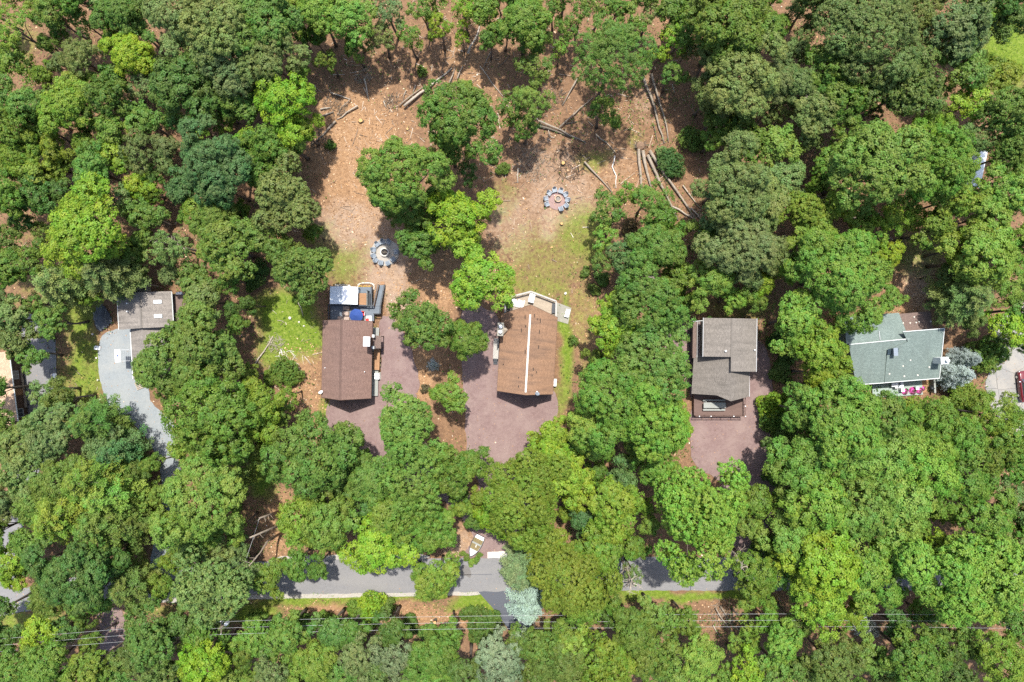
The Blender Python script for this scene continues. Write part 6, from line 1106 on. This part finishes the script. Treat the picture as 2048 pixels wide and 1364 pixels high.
# ---- utility poles and wires
PT = [(-430, 1330), (441, 1256), (1237, 1243), (2016, 1244), (2900, 1262)]; tops = []
for i, (px, py) in enumerate(PT):
    p = G(px, py, 9.0); tops.append(p)
    if i in (0, 4): continue
    nm = ['', 'left', 'middle', 'right'][i]; o = empty('utility_pole', (p.x, p.y, 0), 0, f"wooden utility pole, {nm} of three along the wires", 'utility pole', 'utility poles'); MB().tube([(0, 0, -.2), (0, 0, 9.2)], [.17, .11], 10).build('pole', M['pole'], o, True)
    MB().box((0, 0, 8.75), (.1, 1.9, .12)).build('crossarm', M['pole'], o)
    for y in (-.85, 0, .85): MB().lathe((.0, y, 8.81), [(.05, 0), (.06, .1), (.03, .2)], 8).build('insulator', M['white'], o)
    if i in (1, 2): tr = MB().lathe((.32, .1, 7.3), [(.22, 0), (.24, .05), (.24, .85), (.1, .95)], 14).build('transformer', M['white_metal'], o, True); MB().tube([(.32, .1, 8.25), (.32, .1, 8.5)], .04, 6).build('bushing', M['white'], tr)
    else: MB().box((.1, -.5, 8.9), (.5, .9, .18)).build('switch_gear', M['white_metal'], o)
for j, (dy, dz) in enumerate(((.85, 0), (0, .03), (-.85, 0))):
    mb = MB(); pts = []
    for i in range(4):
        a, b = tops[i] + Vector((0, dy, dz)), tops[i + 1] + Vector((0, dy, dz))
        for k in range(16): u = k / 16; q = a.lerp(b, u); q.z -= 4 * .5 * u * (1 - u); pts.append(q)
    pts.append(tops[-1] + Vector((0, dy, dz))); mb.tube(pts, .013, 5); o = mb.build('power_line', M['wire'], None); tag(o, f"thin pale power line, {['upper', 'middle', 'lower'][j]} of three across the bottom", 'wire', 'power lines')
sv = MB(); a, b = G(441, 1256, 8.2), G(519, 1036, 7.3); sv.tube([a.lerp(b, u) - Vector((0, 0, 2.4 * u * (1 - u))) for u in np.linspace(0, 1, 12)], .02, 5); tag(sv.build('service_wire', M['wire'], None), 'thin service wire from the left utility pole to the broken trunks', 'wire')
# ------------------------------------------------------------------ litter, grass, undergrowth
ROADPX = lambda X, Y: ((Y > 1116) & (Y < 1183) & (X > 300))
def scatter(n, test, seed, lo=(-80, -54), hi=(80, 54)):
    g = np.random.default_rng(seed); x, y = g.uniform(lo[0], hi[0], n), g.uniform(lo[1], hi[1], n); X, Y = x / PXM + 1024, 682 - y / PXM; k = test(g, x, y, X, Y); return g, x[k], y[k]
def gz_(x, y): return -.10 + .085 * fbm(x, y, .5, 3)
def drive(X, Y):
    m = np.zeros(X.shape, bool)
    for poly in DRV:
        P = np.array(poly); c = np.zeros(X.shape, bool); n = len(P)
        for i in range(n):
            x0, y0 = P[i]; x1, y1 = P[(i + 1) % n]; t = (y0 > Y) != (y1 > Y)
            if y0 != y1: c ^= t & (X < (x1 - x0) * (Y - y0) / (y1 - y0) + x0)
        m |= c
    return m
DRV = [[(760, 640), (790, 640), (818, 690), (836, 745), (834, 800), (815, 840), (860, 900), (920, 960), (960, 1030), (1010, 1110), (925, 1125), (945, 1075), (800, 960), (690, 935), (655, 880), (660, 800), (735, 790), (762, 740)], [(925, 620), (1000, 640), (1004, 780), (1100, 775), (1115, 830), (1080, 880), (1075, 960), (1045, 1118), (985, 1118), (955, 960), (930, 820), (925, 740)],
    [(1500, 690), (1530, 690), (1545, 760), (1540, 880), (1560, 960), (1520, 1118), (1455, 1118), (1440, 965), (1390, 930), (1380, 780), (1490, 770)], [(205, 672), (262, 655), (300, 700), (345, 840), (365, 960), (340, 1140), (300, 1150), (322, 960), (270, 850), (208, 790), (196, 730)], [(45, 640), (112, 720), (105, 900), (40, 1080), (20, 1200), (-30, 1200), (30, 940), (48, 820)], [(1990, 640), (2140, 600), (2140, 900), (2030, 900), (1975, 800)], [(740, 485), (800, 485), (800, 525), (740, 525)], [(950, 1176), (1100, 1176), (1040, 1300)]]
def t_litter(g, x, y, X, Y):
    zg, zs, zc = zones(x, y); d = .24 + .6 * zc + .1 * zs - .3 * zg * (1 - zc); d *= .35 + 1.3 * fbm(x, y, .35, 21); dr = drive(X, Y) | ROADPX(X, Y); d = np.where(dr, .05 * (.3 + 1.6 * fbm(x, y, .2, 77)), d); d = np.where(ROADPX(X, Y), .004 + .05 * (np.minimum(abs(Y - 1116), abs(Y - 1183)) < 7), d)
    return g.uniform(size=len(x)) < d
g, x, y = scatter(210000, t_litter, 5); n = len(x); pos = np.stack([x, y, np.maximum(gz_(x, y), 0) * 0 + g.uniform(.015, .05, n)], 1); nor = unit(np.array([0, 0, 1.0]) + .55 * rdir(g, n))
V, F = leaves(g, pos, nor, np.clip(g.lognormal(-1.75, .35, n), .08, .42), .6, .15); lm = fast_mesh('leaf_litter', V, F); fattr(lm, 'lv', np.clip(g.beta(2.0, 2.4, n), 0, 1)); lm.materials.append(M['litter']); lo_ = bpy.data.objects.new('leaf_litter', lm); COL.objects.link(lo_); tag(lo_, 'dry brown and tan fallen leaves scattered over the ground', None, None, 'stuff')
# twigs and splinters left from the felling
g, x, y = scatter(40000, lambda g, x, y, X, Y: g.uniform(size=len(x)) < np.where(drive(X, Y) | ((Y > 1105) & (Y < 1195)), 0, (.04 + .5 * ell(X, Y, 900, 200, 360, 230) + .3 * ell(X, Y, 580, 720, 80, 110) + .25 * ell(X, Y, 1250, 350, 160, 120)) * (.2 + 1.6 * np.clip(fbm(x, y, .3, 61) - .3, 0, 1))), 12); n = len(x)
a = g.uniform(0, 2 * PI, n); l = np.clip(g.lognormal(-.5, .55, n), .2, 2.6) / 2; w = g.uniform(.018, .05, n); d = np.stack([np.cos(a), np.sin(a), g.uniform(-.06, .06, n)], 1); sd_ = np.stack([-np.sin(a), np.cos(a), np.zeros(n)], 1); c0 = np.stack([x, y, g.uniform(.03, .09, n)], 1)
b0, b1 = c0 - d * l[:, None], c0 + d * l[:, None]; up_ = np.array([0, 0, 1.0]); W_ = w[:, None]
tv = np.stack([b0 + sd_ * W_, b0 - sd_ * W_, b0 + up_ * W_ * 1.4, b1 + sd_ * W_ * .5, b1 - sd_ * W_ * .5, b1 + up_ * W_ * .7], 1).reshape(-1, 3); o6 = np.arange(n)[:, None] * 6
tf = np.concatenate([o6 + np.array([[0, 2, 5, 3]]), o6 + np.array([[2, 1, 4, 5]])]); tmh = fast_mesh('twigs', tv, tf); q_ = np.clip(g.beta(2, 1.6, n), 0, 1); fattr(tmh, 'lv', np.concatenate([q_, q_]))
tmh.materials.append(litter_material('dead_twigs', [(0, (.06, .045, .035)), (.4, (.22, .165, .12)), (.75, (.45, .36, .27)), (1, (.70, .62, .52))])); two = bpy.data.objects.new('twigs', tmh); COL.objects.link(two); tag(two, 'dead twigs and splinters strewn over the clearing', None, None, 'stuff')
def t_grass(g, x, y, X, Y):
    zg, zs, zc = zones(x, y); d = np.clip(zg * 1.5 - .45 + (fbm(x, y, .8, 31) - .5) * 1.1, 0, 1) * .9; return (g.uniform(size=len(x)) < np.where(drive(X, Y) | ROADPX(X, Y), 0, d))
g, x, y = scatter(260000, t_grass, 6); n = len(x); pos = np.stack([x, y, g.uniform(-.03, .03, n)], 1); nor = unit(np.array([0, 0, .8]) + rdir(g, n))
V, F = leaves(g, pos + nor * .04, nor, g.uniform(.12, .3, n), .28, -.1); bmh = fast_mesh('grass', V, F); zg_, _, _ = zones(x, y); fattr(bmh, 'lv', np.clip(1.08 - zg_ * .88 + g.normal(size=n) * .2, 0, 1)); bmh.materials.append(M['blades']); gb = bpy.data.objects.new('grass', bmh); COL.objects.link(gb); tag(gb, 'patchy grass blades growing in lawns and roadside strips', None, None, 'stuff')
def t_under(g, x, y, X, Y):
    zg, zs, zc = zones(x, y); f = fbm(x, y, .25, 41); op = np.clip(zc + zs + .8 * zg, 0, 1); clear = ell(X, Y, 900, 420, 330, 480) ; d = np.clip((f - .36) * 4, 0, 1) * (1 - op) * (1 - .88 * clear); return (g.uniform(size=len(x)) < np.where(drive(X, Y) | ((Y > 1105) & (Y < 1195)), 0, d))
g, x, y = scatter(150000, t_under, 8); n = len(x); f = fbm(x, y, .9, 51); pos = np.stack([x, y, g.uniform(.05, .2, n) + f * g.uniform(0, .9, n)], 1); nor = unit(np.array([0, 0, 1.0]) + .6 * rdir(g, n))
V, F = leaves(g, pos, nor, g.uniform(.14, .32, n), .6); um_ = fast_mesh('undergrowth', V, F); fattr(um_, 'lv', g.uniform(size=n)); fattr(um_, 'pv', np.clip(f + g.normal(size=n) * .1, 0, 1)); um_.materials.append(M['leaf']); uo = bpy.data.objects.new('undergrowth', um_); COL.objects.link(uo); uo.color = (.10, .185, .03, 1); tag(uo, 'low green undergrowth on the forest floor', None, None, 'stuff')
